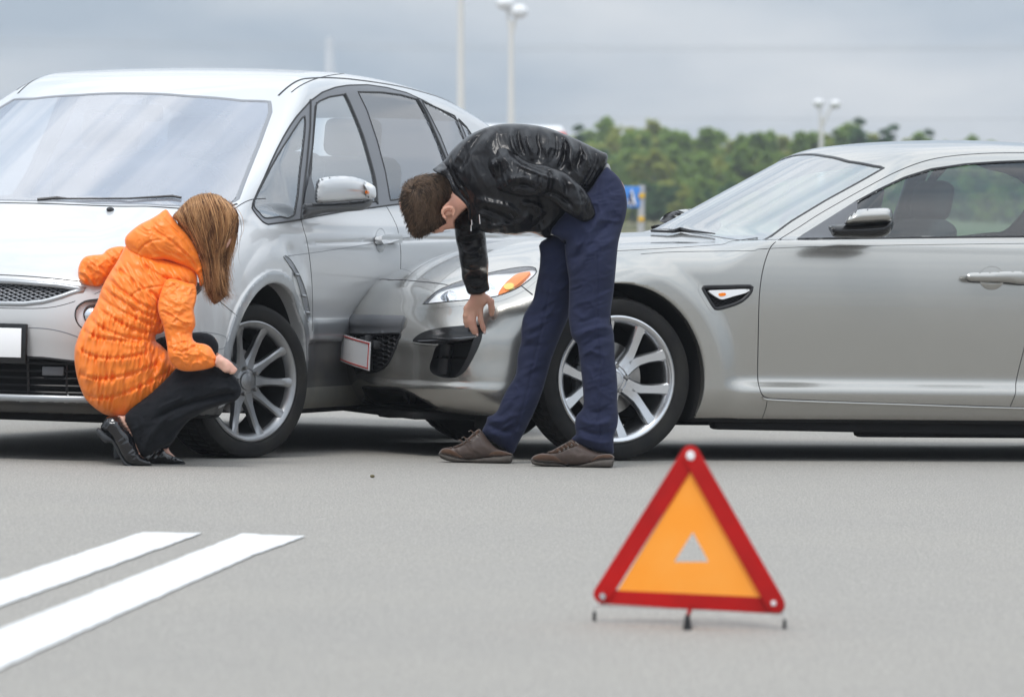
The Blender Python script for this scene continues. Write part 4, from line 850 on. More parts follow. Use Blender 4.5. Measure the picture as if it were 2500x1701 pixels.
# fender vent with fins, door handles
MP.patch('fender_vent', fv, M['trim'], .001, step=5); MP.ribbon(fv, .005, M['silvertrim'], 'vent_rim', closed=True, smooth=0, lift=.004, step=5)
for q in ((835, 315, 862, 318), (880, 450, 906, 455), (905, 560, 930, 562)): MP.ribbon(y4((q[0], q[1]), (q[2], q[3])), .014, M['silvertrim'], 'vent_fin', smooth=0, lift=.008, step=4)
MP.ribbon([(695, 626), (771, 616), (840, 606), (912, 594)], .004, M['frit'], 'body_crease', lift=.0004); MP.ribbon([(964, 586), (977, 583), (1040, 573), (1100, 564)], .004, M['frit'], 'body_crease', lift=.0004)
bw = np.array([(929+13*math.cos(a), 587+30*math.sin(a)) for a in np.arange(14)*2*math.pi/14]); MP.patch('handle_recess', cr(bw, 2, True), M['silvertrim'], .0, step=4, fn=lambda p: .001+.012*np.clip(1-np.hypot((p[:, 0]-929)/13, (p[:, 1]-587)/30)**2, 0, 1)*np.sin((p[:, 1]-587)/30*2))
MP.patch('door_handle', cr(y2((1143, 1372), (1160, 1354), (1220, 1347), (1300, 1342), (1311, 1370), (1310, 1398), (1240, 1408), (1165, 1418), (1148, 1400)), 2, True), M['pearl'], .035, step=4, thick=.03)
# mirror
blob('mirror_cap', y2((698, 1086), (698, 960), (712, 920), (745, 900), (850, 885), (960, 887), (1050, 908), (1110, 935), (1145, 965), (1160, 1000), (1158, 1046), (1120, 1062), (1010, 1074), (820, 1090)), 1.035, .10, M['pearl'], mt, MP)
blob('mirror_base', y2((606, 1100), (700, 1093), (820, 1090), (1010, 1074), (1135, 1060), (1134, 1090), (1110, 1125), (1060, 1148), (960, 1158), (850, 1166), (780, 1170), (700, 1188), (640, 1205), (585, 1215), (590, 1150)), 1.005, .09, M['black'], mt, MP)
blob('mirror_lamp', y2((1058, 930), (1085, 930), (1150, 962), (1163, 1000), (1162, 1048), (1130, 1058), (1085, 1050), (1070, 990)), 1.05, .10, M['lamp'], mt, MP)
blob('mirror_bulb', y2((1078, 1000), (1108, 1000), (1112, 1024), (1085, 1028)), 1.10, .055, M['amber'], mt, MP)
P = MP.hit(y2((600, 900), (640, 860), (690, 1090), (580, 1215))); 
MP.patch('mirror_sail', y2((640, 870), (700, 1095), (680, 1195), (582, 1220), (600, 1040)), M['grey'], .010, step=6)
# cabin
for s_ in (1, -1):
    for bx_ in (-1.25, -2.15):
        st = MB(); st.box((bx_+.3, s_*.38, .60), (.52, .50, .18), None, .05, 3); st.box((bx_, s_*.38, .95), (.15, .48, .60), Matrix.Rotation(math.radians(-14), 4, 'Y'), .06, 3); st.box((bx_-.09, s_*.38, 1.33), (.10, .26, .17), Matrix.Rotation(math.radians(-10), 4, 'Y'), .04, 3); st.build('seat', M['fabric'], mt)
mb = MB(); mb.box((-.22, 0, .93), (.50, 1.56, .16), None, .05, 3); mb.build('dashboard', M['black'], mt)
MB().tube(np.stack([-.50+.06*np.sin(a), .38+.18*np.cos(a), 1.02+.16*np.sin(a)], 1), .015, 8, False).build('steering_wheel', M['black'], mt)
MB().box((-.78, 0, 1.385), (.03, .22, .07), None, .02, 3).build('rear_view_mirror', M['grey'], mt)
MB().box((-1.7, 0, .30), (3.2, 1.6, .05)).build('cabin_floor', M['dark'], mt)
mb = MB(); mb.box((.35, 0, .17), (.6, 1.3, .05), None, .01); mb.box((-1.6, 0, .20), (2.9, 1.1, .07), None, .01); mb.build('underbody', M['dark'], mt)
# black roof rails
MP.ribbon([(-.86, .598), (-1.1, .605), (-1.5, .61), (-2.2, .61), (-2.8, .60), (-3.2, .57)], .012, M['seal'], 'roof_gutter', chart='z', smooth=3, step=.04)
wheel(MP, .03, .885, .305, .312, .232, 'slim', -24., 1); wheel(MP, -.03, -.885, .305, .312, .232, 'slim', -22., -1); wheel(MP, -2.75, .885, .305, .312, .232, 'slim', 0, 1); wheel(MP, -2.75, -.885, .305, .312, .232, 'slim', 0, -1)

# ------------------------------------------------------------------ people: soft forms whose girth follows from their outline
def poisson(poly, g=2.5):
    lo = poly.min(0)-2*g; hi = poly.max(0)+2*g; nx = int((hi[0]-lo[0])/g)+2; ny = int((hi[1]-lo[1])/g)+2
    X, Yg = np.meshgrid(lo[0]+np.arange(nx)*g, lo[1]+np.arange(ny)*g, indexing='ij'); m = inpoly(np.stack([X.ravel(), Yg.ravel()], 1), poly).reshape(nx, ny)
    m[0] = m[-1] = False; m[:, 0] = m[:, -1] = False; u = np.zeros((nx, ny)); ch = (np.add.outer(np.arange(nx), np.arange(ny)) % 2 == 0); w_ = 1.93
    for it in range(260):
        for c in (ch, ~ch):
            nb = np.zeros_like(u); nb[1:-1, 1:-1] = .25*(u[2:, 1:-1]+u[:-2, 1:-1]+u[1:-1, 2:]+u[1:-1, :-2]+4*g*g)
            k = m & c; u[k] += w_*(nb[k]-u[k])
    def samp(P):
        q = (P-lo)/g; i = np.clip(q.astype(int), 0, [nx-2, ny-2]); f = np.clip(q-i, 0, 1); a, b = i[:, 0], i[:, 1]
        return (u[a, b]*(1-f[:, 0])+u[a+1, b]*f[:, 0])*(1-f[:, 1])+(u[a, b+1]*(1-f[:, 0])+u[a+1, b+1]*f[:, 0])*f[:, 1]
    return samp
class Puff:
    def __init__(s, poly, Y, thick=1., smooth=3, step=3., dep=None, tmax=None):
        s.poly = cr(np.asarray(poly, float), smooth, True) if smooth else np.asarray(poly, float); s.Y = Y; s.k = thick; s.step = step; s.dep = dep; s.tmax = tmax; s.u = poisson(s.poly)
    def depth(s, P):
        if s.dep is None: return np.full(len(P), float(s.Y))
        d = np.array(s.dep, float); w_ = 1/(((P[:, None]-d[None, :, :2])**2).sum(-1)+60.)**1.2
        return (w_*d[:, 2]).sum(1)/w_.sum(1)
    def t(s, P):
        t = np.sqrt(np.maximum(s.u(P)/2, 0))/(FPX/np.mean(s.Y))*s.k
        return t if s.tmax is None else s.tmax*(1-np.exp(-t/s.tmax*1.3))
    def front(s, P, off=0.): return at(P[:, 0], P[:, 1], s.depth(P)-s.t(P)-off)
    def build(s, name, m, root, disp=None, edge=10., kind=None):
        V2, T, nb = cdt(s.poly, s.step); d = pdist(V2, s.poly, True); isb = d < 1e-4
        t = s.t(V2); t[isb] = 0; D = s.depth(V2)
        dz = (disp(V2) if disp is not None else 0)*np.sqrt(np.clip(d/edge, 0, 1))
        # crease relief is pushed along the local surface normal as well as towards the viewer
        A = at(V2[:, 0], V2[:, 1], D-t-dz); B = at(V2[:, 0], V2[:, 1], D+t); k = len(V2)
        mp_ = np.where(isb, np.arange(k), np.arange(k)+k); V = np.vstack([A, B])-np.array(root.location)
        c = np.cross(A[T[:, 1]]-A[T[:, 0]], A[T[:, 2]]-A[T[:, 0]])[:, 1]; T = np.where((c > 0)[:, None], T[:, ::-1], T)
        return obj(name, V, T.tolist()+[[mp_[i] for i in t_[::-1]] for t_ in T.tolist()], m, root, kind=kind)
def folds(lst, conv):                    # (points, height in m, width in px)
    L_ = [(cr(conv(*p), 4), a, w_) for p, a, w_ in lst]
    def f(P):
        r = np.zeros(len(P))
        for ln, a, w_ in L_:
            d = pdist(P, ln); e = np.minimum(np.linalg.norm(P-ln[0], axis=1), np.linalg.norm(P-ln[-1], axis=1)); r += a*np.exp(-(d/w_)**2)*np.clip(e/25, .25, 1)
        return r
    return f
def crump(P, amp, wl, ang, stretch, seed, ridge=True):
    c, s_ = math.cos(ang), math.sin(ang); x = (P[:, 0]*c+P[:, 1]*s_)/(wl*stretch); y = (-P[:, 0]*s_+P[:, 1]*c)/wl
    n = vnoise(x+.6*vnoise(x*1.7, y*.6, seed+5), y+.7*vnoise(x*.8+3, y*.8, seed+9), seed)
    return amp*((1-2.2*np.abs(n)) if ridge else n)
class Flesh:                             # one continuous body grown from joints; capsules blended on a grid
    def __init__(s, h=.0052): s.p = []; s.h = h; s.hs = 1.
    def cap(s, pts, rs, Y, k=.012, hid=False):
        pts = np.asarray(pts, float); Y = np.broadcast_to(Y, (len(pts),)); P = at(pts[:, 0], pts[:, 1], Y); rs = np.broadcast_to(rs, (len(pts),))*(.62 if hid else 1)
        for i in range(len(P)-1): s.p.append((P[i], P[i+1], rs[i], rs[i+1], k))
        return s
    def build(s, name, m, root, clamp=(), keep=None):
        A = np.array([q for p in s.p for q in p[:2]]); r = max(max(p[2], p[3]) for p in s.p); lo = A.min(0)-r-.03; hi = A.max(0)+r+.03; h = s.h
        n = ((hi-lo)/h).astype(int)+2; v = np.full(n, .05, np.float32)
        for a, b, ra, rb, k in s.p:
            R_ = max(ra, rb)+.03; i0 = np.maximum(((np.minimum(a, b)-R_-lo)/h).astype(int), 0); i1 = np.minimum(((np.maximum(a, b)+R_-lo)/h).astype(int)+2, n)
            g = [lo[j]+np.arange(i0[j], i1[j])*h for j in range(3)]; X, Y_, Z_ = np.meshgrid(*g, indexing='ij'); ab = b-a
            t = np.clip(((X-a[0])*ab[0]+(Y_-a[1])*ab[1]+(Z_-a[2])*ab[2])/(ab @ ab+1e-9), 0, 1)
            d = np.sqrt((X-a[0]-t*ab[0])**2+(Y_-a[1]-t*ab[1])**2+(Z_-a[2]-t*ab[2])**2)-(ra+(rb-ra)*t)
            sl_ = tuple(slice(i0[j], i1[j]) for j in range(3)); v[sl_] = smin(v[sl_], d, k)
        G = [None]
        def F(x, y, z):
            q = [(np.asarray(c_)-lo[j])/h for j, c_ in enumerate((x, y, z))]; i = [np.clip(q_.astype(int), 0, n[j]-2) for j, q_ in enumerate(q)]; f = [np.clip(q[j]-i[j], 0, 1) for j in range(3)]; r_ = 0
            for a in (0, 1):
                for b in (0, 1):
                    for c in (0, 1): r_ = r_+v[i[0]+a, i[1]+b, i[2]+c]*(f[0] if a else 1-f[0])*(f[1] if b else 1-f[1])*(f[2] if c else 1-f[2])
            return r_
        P, Q, nn = nets(F, lo+h, hi-h, h)
        for pf in clamp:                 # clothes sit over the body
            q = P-cO; f = q @ cF; px = np.stack([CX+FPX*(q @ cR)/f, CY-FPX*(q @ cU)/f], 1); i = inpoly(px, pf.poly)
            if keep is not None: i &= ~inpoly(px, keep)
            i = np.where(i)[0]
            if len(i): D = pf.depth(px[i])-.55*pf.t(px[i])+.004; dy = np.maximum(D-P[i, 1], 0); P[i] += ray(px[i, 0], px[i, 1])*dy[:, None]
        o = obj(name, P-np.array(root.location), Q, m, root); return o
def strands(name, C, r, m, root, n=3):   # C: list of (k,3) world curves, tapered
    mb = MB()
    V = []; F_ = []; c0 = 0
    for P in C:
        k = len(P); T = np.gradient(P, axis=0); T /= np.linalg.norm(T, axis=1)[:, None]+1e-9
        A = np.cross(T, [0, 1., 0]); A /= np.linalg.norm(A, axis=1)[:, None]+1e-9; B = np.array([0, -1., 0]); rr = (r*np.clip(np.minimum(1.4-np.linspace(0, 1.25, k), 1), .15, 1))[:, None]
        V.append(np.stack([P-A*rr, P+A*rr, P+B*rr], 1).reshape(-1, 3))
        for i in range(k-1):
            b = c0+i*3; F_ += [[b, b+2, b+5, b+3], [b+2, b+1, b+4, b+5], [b+1, b, b+3, b+4]]
        c0 += 3*k
    return obj(name, np.vstack(V)-np.array(root.location), F_, m, root, kind='stuff')
M['skin'] = mat('skin', (.60, .335, .235), .48, sss=.12, bump=(220, .12, .001), var=(16, 0, (.66, .34, .25)))
M['skinw'] = mat('fair_skin', (.66, .40, .30), .5, sss=.12, bump=(220, .1, .001), var=(16, 0, (.70, .38, .30)))
M['leather'] = mat('black_leather', (.011, .011, .013), .27, spec=.36)
M['cotton'] = mat('navy_cotton', (.0085, .0125, .040), .9, sheen=.03, bump=(600, .4, .0005), var=(6, 0, (.013, .018, .052)))
M['nylon'] = mat('orange_nylon', (.93, .225, .022), .40, sheen=.1, spec=.5, bump=(260, .2, .0006))
M['wool'] = mat('black_trousers', (.007, .008, .011), .85, spec=.3, sheen=.03, bump=(500, .3, .0005))
M['patent'] = mat('polished_black_leather', (.008, .008, .010), .14, coat=.6, bump=(60, .2, .001))
M['brownl'] = mat('brown_leather', (.065, .045, .038), .42, bump=(90, .3, .0008), var=(12, 0, (.085, .06, .05)))
M['suede'] = mat('brown_suede', (.075, .036, .019), .95, sheen=.4, bump=(500, .5, .0008), var=(25, .3))
M['sole'] = mat('grey_rubber_sole', (.095, .082, .072), .8, bump=(150, .4, .001), var=(30, .3))
M['bsole'] = mat('black_rubber_sole', (.035, .038, .042), .6, bump=(150, .3, .001))
def hairmat(name, a, b):
    m = mat(name, a, .42, spec=.4); t = m.node_tree; bs = t.nodes['Principled BSDF']; tc = t.nodes.new('ShaderNodeTexCoord'); n = t.nodes.new('ShaderNodeTexNoise'); n.inputs['Scale'].default_value = 55; n.inputs['Detail'].default_value = 3
    mp_ = t.nodes.new('ShaderNodeMapping'); mp_.inputs['Scale'].default_value = (1, 1, .12); t.links.new(tc.outputs['Object'], mp_.inputs[0]); t.links.new(mp_.outputs[0], n.inputs['Vector'])
    r = t.nodes.new('ShaderNodeValToRGB'); r.color_ramp.elements[0].position = .38; r.color_ramp.elements[0].color = (*a, 1); r.color_ramp.elements[1].position = .65; r.color_ramp.elements[1].color = (*b, 1)
    t.links.new(n.outputs[0], r.inputs[0]); t.links.new(r.outputs[0], bs.inputs['Base Color']); return m
M['hairm'] = hairmat('dark_brown_hair', (.030, .019, .012), (.13, .082, .052)); M['hairw'] = hairmat('light_brown_hair', (.11, .042, .017), (.40, .195, .08))

# ---------------- the man
zm = zz((930, 280), 2.7254); zs = zz((1050, 950), 4.648)
Yh = float((RX.hit(np.array([(1165., 760.), (1178., 790.)])) @ RX.R+RX.o)[:, 1].mean())-.036
mr = empty('person', (at(1330, 1135, 19.1)[0], 19.1, 0), 0, 'man in black leather jacket and navy trousers bending over to touch the damaged bumper', 'person')
fl = Flesh()
fl.cap(zm((245, 590), (335, 590)), (.072, .078), 19.12, .02).cap(zm((335, 640), (425, 640)), (.070, .062), 19.12, .02).cap(zm((300, 690), (360, 715)), (.050, .045), 19.12, .02)
fl.cap(zm((430, 690), (478, 700)), (.044, .036), 19.11, .015).cap(zm((465, 700), (489, 722)), (.022, .0165), 19.11, .012)
fl.cap(zm((392, 735), (404, 769)), (.013, .0085), 19.10, .01).cap(zm((350, 752), (372, 752)), (.012, .012), 19.10, .012)
fl.cap(zm((436, 738), (444, 752)), (.010, .0068), 19.10, .006).cap(zm((455, 738), (459, 750)), (.010, .0066), 19.10, .006)
fl.cap(zm((450, 600), (560, 570), (640, 480)), (.060, .062, .09), (19.12, 19.13, 19.13), .02)
ear = zm((482, 668), (490, 640), (478, 622), (450, 616), (422, 626), (407, 650), (412, 676), (425, 690))
fl.cap(ear, (.006, .0065, .007, .007, .007, .0065, .007, .008), 19.036, .004).cap(zm((470, 655), (450, 650), (430, 668)), (.009, .008, .007), 19.050, .006).cap(zm((440, 650), (450, 660)), (.014, .014), 19.064, .01)
fl.cap(zm((620, 420), (900, 330), (1250, 380), (1500, 520)), (.11, .13, .12, .12), (19.14, 19.14, 19.13, 19.12), .03, True)
fl.cap(zm((680, 420), (1000, 460), (1330, 600), (1400, 655), (1440, 640)), (.05, .042, .032, .026, .018), (18.98, 18.93, 18.94, 18.99, 19.03), .02, True)      # near arm, folded behind the back
fl.cap(zm((620, 560), (600, 850), (640, 1100)), (.05, .04, .04), (19.27, 19.30, Yh-.01), .02, True).cap(zm((640, 1100), (655, 1215)), (.024, .024), Yh, .02)
zk = lambda *p: zh(*p)
fl.cap(zk((960, 690), (1010, 790)), (.026, .024), Yh, .012)
for kx, ky in ((1000, 885), (925, 895), (862, 895), (806, 890)): fl.cap(zk((960, 720), (kx, ky)), (.020, .0125), (Yh, Yh), .010)
for q, r in ((((1002, 885), (1008, 1050), (1040, 1150), (1060, 1228)), (.0118, .0108, .0102, .0090)), (((925, 895), (900, 1075), (928, 1180), (960, 1265)), (.0122, .0112, .0104, .0092)),
             (((864, 895), (852, 1055), (878, 1160), (912, 1235)), (.0116, .0106, .0098, .0086)), (((806, 890), (788, 1000), (794, 1080), (808, 1142)), (.0106, .0096, .0088, .0078)),
             (((1075, 740), (1150, 790), (1165, 880), (1166, 968)), (.0165, .0138, .0125, .0108))):
    fl.cap(zk(*q), r, (Yh, Yh-.006, Yh-.002, Yh+.004), .0045)
fl.cap(zm((1480, 560), (1400, 850)), (.10, .09), 19.05, .03, True).cap(zm((1400, 850), (1405, 1300)), (.085, .06), 19.03, .02, True).cap(np.array([(1445, 757), (1443, 1000), (1447, 1085)]), (.055, .04, .035), 19.02, .02, True).cap(np.array([(1447, 1120), (1360, 1128)]), (.02, .015), 19.02, .02, True)
fl.cap(zm((1400, 640), (1150, 1200)), (.09, .065), (19.18, 19.21), .03, True).cap(np.array([(1335, 760), (1265, 950), (1215, 1065)]), (.055, .04, .035), 19.22, .02, True).cap(np.array([(1200, 1112), (1115, 1120)]), (.02, .015), 19.22, .02, True)
for q in ((961, 1262), (1061, 1226)): MB().ell(at(*zk(q)[0], Yh-.009), (.0042, .002, .0058)).build('fingernail', mat('nail', (.72, .48, .42), .25), mr, xf=Matrix.Translation(-Vector(mr.location)))
flm = fl
# trousers
far_leg = Puff(z5((1500, -30), (1492, 60), (1487, 150), (1462, 280), (1440, 380), (1385, 470), (1366, 530), (1358, 600), (1356, 680), (1333, 760), (1320, 900), (1262, 1000), (1222, 1080), (1195, 1150), (1160, 1185), (1122, 1200), (1112, 1240), (1080, 1318), (1150, 1372), (1220, 1415), (1300, 1460), (1335, 1390), (1400, 1270), (1470, 1120), (1520, 980), (1570, 800), (1640, 620), (1690, 500), (1740, 300), (1780, 60), (1700, -100)), 19.24, 1.0, dep=[(1380, 580, 19.17), (1300, 850, 19.22), (1230, 1100, 19.23)])
ff = folds([(((1360, 600), (1450, 570), (1560, 500)), .008, 7), (((1356, 660), (1430, 650), (1500, 610)), .008, 6), (((1380, 520), (1470, 480), (1600, 400)), -.006, 8), (((1340, 740), (1400, 700), (1480, 690)), -.006, 6),
             (((1120, 1200), (1180, 1230), (1250, 1220), (1330, 1150)), .010, 7), (((1110, 1245), (1180, 1280), (1260, 1300), (1330, 1260)), -.010, 6), (((1160, 1180), (1230, 1190), (1330, 1100)), -.008, 6), (((1100, 1290), (1180, 1330), (1240, 1350)), .007, 6),
             (((1480, 150), (1560, 200), (1640, 180)), .006, 9), (((1490, 60), (1570, 130), (1660, 140)), -.007, 8), (((1300, 900), (1380, 950), (1440, 900)), .004, 8), (((1570, 250), (1520, 500), (1450, 800), (1380, 1100), (1300, 1350)), -.004, 3.)], z5)
far_leg.build('trousers', M['cotton'], mr, lambda P: ff(P)+crump(P, .0035, 26, -.5, 2.2, 3)+crump(P, .0018, 11, -.4, 2.5, 31))
nl = np.vstack([zm((1300, 560), (1380, 510), (1440, 420), (1500, 350), (1528, 368), (1560, 395), (1592, 432), (1620, 490), (1634, 550), (1637, 610), (1627, 680), (1603, 760), (1582, 840), (1572, 920), (1565, 1000), (1556, 1100), (1545, 1200), (1530, 1300), (1524, 1400)),
                z6((692, 480), (697, 540), (712, 610), (720, 700), (722, 800), (735, 900), (740, 1000), (738, 1100), (745, 1200), (737, 1270), (716, 1330), (712, 1400), (708, 1460), (600, 1442), (500, 1412), (415, 1362), (448, 1320), (440, 1265), (452, 1190), (498, 1130), (497, 1000), (485, 880), (470, 770), (458, 690), (420, 640), (403, 560), (396, 480), (400, 380), (400, 250), (385, 150), (372, 50), (368, -40)), zm((1230, 860), (1180, 820), (1130, 760))])
near_leg = Puff(nl, 19.05, 1.0, dep=[(1480, 480, 19.10), (1450, 700, 19.05), (1445, 900, 19.02), (1445, 1100, 19.02)])
f2 = folds([(((735, 590), (640, 570), (520, 600), (430, 650)), .009, 7), (((720, 650), (620, 640), (540, 680), (480, 720)), -.008, 6), (((700, 520), (600, 500), (500, 540)), -.006, 7), (((480, 760), (560, 740), (640, 770), (700, 750)), .006, 6),
            (((450, 1190), (520, 1240), (600, 1250), (730, 1220)), .010, 7), (((445, 1270), (540, 1310), (640, 1320), (720, 1290)), -.010, 6), (((440, 1320), (520, 1360), (620, 1380), (700, 1370)), .008, 6), (((500, 1130), (580, 1170), (680, 1150)), -.006, 7),
            (((590, 0), (600, 300), (600, 600), (620, 900), (610, 1200), (620, 1400)), -.004, 2.5), (((390, 100), (420, 180), (500, 100), (560, -60)), .007, 8), (((400, 20), (470, 40), (540, -100)), -.008, 7), (((410, 440), (480, 500), (560, 500)), .005, 7)], z6)
f2b = folds([(((1240, 640), (1330, 720), (1400, 820)), .009, 9), (((1250, 900), (1330, 850), (1420, 740), (1500, 640)), .010, 8), (((1240, 960), (1340, 930), (1440, 800), (1540, 700)), -.010, 7), (((1530, 510), (1580, 500), (1618, 495)), -.006, 2.5), (((1530, 490), (1535, 520), (1620, 520)), -.005, 2.), (((1590, 780), (1520, 850), (1420, 900)), .006, 8), (((1460, 420), (1440, 560), (1430, 760)), -.004, 2.5)], zm)
near_leg.build('trousers', M['cotton'], mr, lambda P: f2(P)+f2b(P)+crump(P, .0035, 28, -.35, 2.4, 4)+crump(P, .0018, 11, -.3, 2.5, 41))
# shoes
def shoe(Yc, so, up, toe, heel, lace, eyelets):
    Puff(zs(*up), Yc, 1.15, dep=None, smooth=2).build('shoe', M['brownl'], mr, lambda P: crump(P, .0015, 14, .9, 1.5, 8))
    Puff(zs(*so), Yc, 3.6, smooth=2, step=2.5, tmax=.052).build('shoe_sole', M['sole'], mr, lambda P: .0015*np.sin(P[:, 0]*1.3))
    Puff(zs(*toe), Yc-.022, 1.3, smooth=2).build('toe_cap', M['suede'], mr); Puff(zs(*heel), Yc-.024, 1.2, smooth=2).build('heel_cap', M['suede'], mr)
    P = zs(*lace); Puff(P, Yc-.018, 1.6, smooth=1).build('lace_panel', M['suede'], mr)
    for k, e in enumerate(eyelets):
        c = at(*zs(e)[0], Yc-.056); MB().lathe([(.0022, 0), (.0036, -.0012), (.0048, 0), (.0036, .0014)], 12, closed=True).build('eyelet', M['steel'], mr, xf=Matrix.Translation(Vector(c)-Vector(mr.location)))
        q = zs((e[0], e[1]), (e[0]-38, e[1]-34), (e[0]-60, e[1]-22)); MB().tube(at(q[:, 0], q[:, 1], [Yc-.058, Yc-.052, Yc-.03])-np.array(mr.location), .0022, 5).build('shoelace', M['suede'], mr)
shoe(19.20, [(100, 716), (104, 760), (150, 795), (250, 822), (400, 830), (600, 836), (870, 838), (928, 826), (938, 780), (936, 742), (800, 752), (600, 770), (420, 788), (300, 768), (200, 738)],
     [(112, 735), (120, 690), (150, 668), (220, 655), (300, 640), (380, 600), (440, 540), (520, 470), (562, 448), (600, 490), (650, 560), (720, 640), (800, 690), (920, 725), (935, 770), (700, 790), (420, 800), (250, 780)],
     [(108, 728), (122, 690), (160, 668), (230, 672), (300, 705), (360, 745), (420, 785), (330, 785), (220, 755)], [(630, 770), (650, 735), (700, 700), (800, 692), (925, 730), (936, 752), (800, 765)],
     [(180, 668), (290, 642), (380, 598), (450, 535), (530, 462), (562, 450), (572, 478), (500, 560), (420, 625), (320, 662), (240, 676)], [(378, 604), (420, 572), (462, 590), (500, 500), (548, 520)])
shoe(19.0, [(1146, 786), (1150, 830), (1195, 862), (1400, 876), (1700, 884), (2020, 888), (2074, 874), (2082, 830), (2080, 785), (1900, 800), (1700, 850), (1560, 862), (1480, 838), (1350, 822), (1220, 815)],
     [(1152, 800), (1180, 752), (1280, 722), (1400, 690), (1500, 635), (1600, 585), (1650, 595), (1750, 645), (1900, 715), (2060, 738), (2078, 800), (1800, 850), (1560, 862), (1300, 840)],
     [(1152, 796), (1175, 756), (1260, 728), (1380, 735), (1470, 765), (1540, 810), (1580, 852), (1500, 842), (1350, 826), (1220, 818)], [(1800, 838), (1840, 790), (1900, 748), (2000, 732), (2064, 740), (2080, 785), (1920, 800)],
     [(1280, 722), (1380, 695), (1480, 640), (1590, 580), (1660, 598), (1700, 640), (1640, 668), (1540, 712), (1460, 745), (1370, 735)], [(1470, 708), (1520, 682), (1562, 660), (1604, 632), (1648, 606)])
# jacket
tor = Puff(zm((345, 368), (380, 338), (430, 295), (470, 240), (520, 190), (580, 142), (650, 105), (720, 80), (800, 63), (900, 60), (1000, 68), (1100, 86), (1200, 121), (1300, 163), (1400, 212), (1470, 246), (1504, 262), (1508, 300), (1490, 350), (1462, 400), (1425, 460), (1385, 518), (1320, 600), (1250, 680), (1192, 765), (1150, 803), (1100, 822), (1040, 798), (985, 786), (900, 800), (800, 796), (700, 786), (655, 765), (610, 730), (588, 690), (584, 640), (575, 600), (540, 560), (490, 515), (462, 450), (430, 405), (385, 392)), 19.13, .92, step=2.8)
ft = folds([(((880, 75), (866, 160), (890, 240), (930, 280)), .012, 5), (((925, 75), (915, 150), (935, 230), (960, 285)), -.010, 5), (((985, 80), (975, 160), (1000, 240), (1005, 290)), .011, 5), (((1045, 90), (1045, 170), (1060, 240), (1045, 300)), -.011, 5), (((1105, 100), (1115, 170), (1110, 240), (1085, 300)), .010, 6),
             (((1190, 130), (1225, 210), (1215, 300), (1175, 370)), -.016, 6), (((1150, 110), (1170, 190), (1165, 260), (1130, 320)), -.008, 5), (((1250, 150), (1265, 230), (1262, 320), (1270, 390)), .010, 6), (((1310, 180), (1330, 260), (1300, 350), (1310, 400)), -.010, 6), (((1370, 210), (1375, 290), (1350, 370)), .007, 6),
             (((1442, 228), (1448, 300), (1410, 400), (1350, 490)), -.006, 2.2), (((1425, 222), (1425, 300), (1390, 390), (1335, 480)), -.005, 1.8), (((640, 110), (560, 190), (500, 290), (470, 350)), .007, 6), (((720, 90), (620, 190), (560, 300), (510, 390)), -.008, 7), (((790, 80), (720, 160), (690, 240)), .008, 8),
             (((620, 560), (740, 590), (860, 620), (960, 690)), .010, 8), (((620, 620), (740, 650), (850, 700), (900, 770)), -.010, 8), (((690, 760), (800, 740), (920, 720), (1010, 640)), .011, 8), (((960, 780), (1050, 720), (1120, 640)), -.010, 7), (((1000, 790), (1090, 760), (1170, 680)), .010, 7), (((900, 590), (1000, 600), (1100, 640)), .009, 8), (((600, 700), (680, 690), (760, 720)), -.008, 6),
             (((470, 240), (470, 330), (500, 420), (560, 500), (600, 580)), -.008, 2.5), (((650, 640), (655, 720)), -.006, 2.)], zm)
tor.build('jacket', M['leather'], mr, lambda P: 1.8*ft(P)+crump(P, .006, 30, 1.35, 2.8, 11)+crump(P, .0026, 14, 1.2, 3.2, 12)+crump(P, .0012, 7.5, 1.3, 3.5, 14))
col = Puff(zm((345, 366), (372, 345), (410, 322), (440, 345), (470, 400), (490, 450), (540, 530), (592, 600), (600, 680), (585, 700), (575, 620), (530, 565), (480, 520), (455, 455), (425, 410), (385, 396)), 18.98, 1.4, step=2.2, dep=[(1065, 405, 19.10), (1080, 420, 19.0), (1110, 450, 18.97), (1140, 500, 18.96), (1146, 530, 19.02)])
col.build('collar', M['leather'], mr, lambda P: crump(P, .003, 12, .9, 2, 17))
arm = Puff(zm((690, 250), (730, 215), (790, 205), (850, 225), (905, 262), (960, 300), (1020, 325), (1080, 330), (1130, 350), (1180, 362), (1225, 382), (1270, 415), (1315, 455), (1355, 500), (1388, 545), (1412, 600), (1428, 655), (1414, 692), (1372, 715), (1330, 708), (1290, 688), (1230, 650), (1175, 610), (1130, 575), (1080, 552), (1010, 552), (930, 548), (850, 530), (780, 510), (720, 470), (690, 410), (675, 330)), 18.95, 1.0, step=2.6, dep=[(1190, 370, 19.06), (1200, 425, 19.04), (1230, 400, 19.0), (1265, 440, 18.96), (1330, 450, 18.93), (1400, 500, 18.95), (1445, 525, 19.0)])
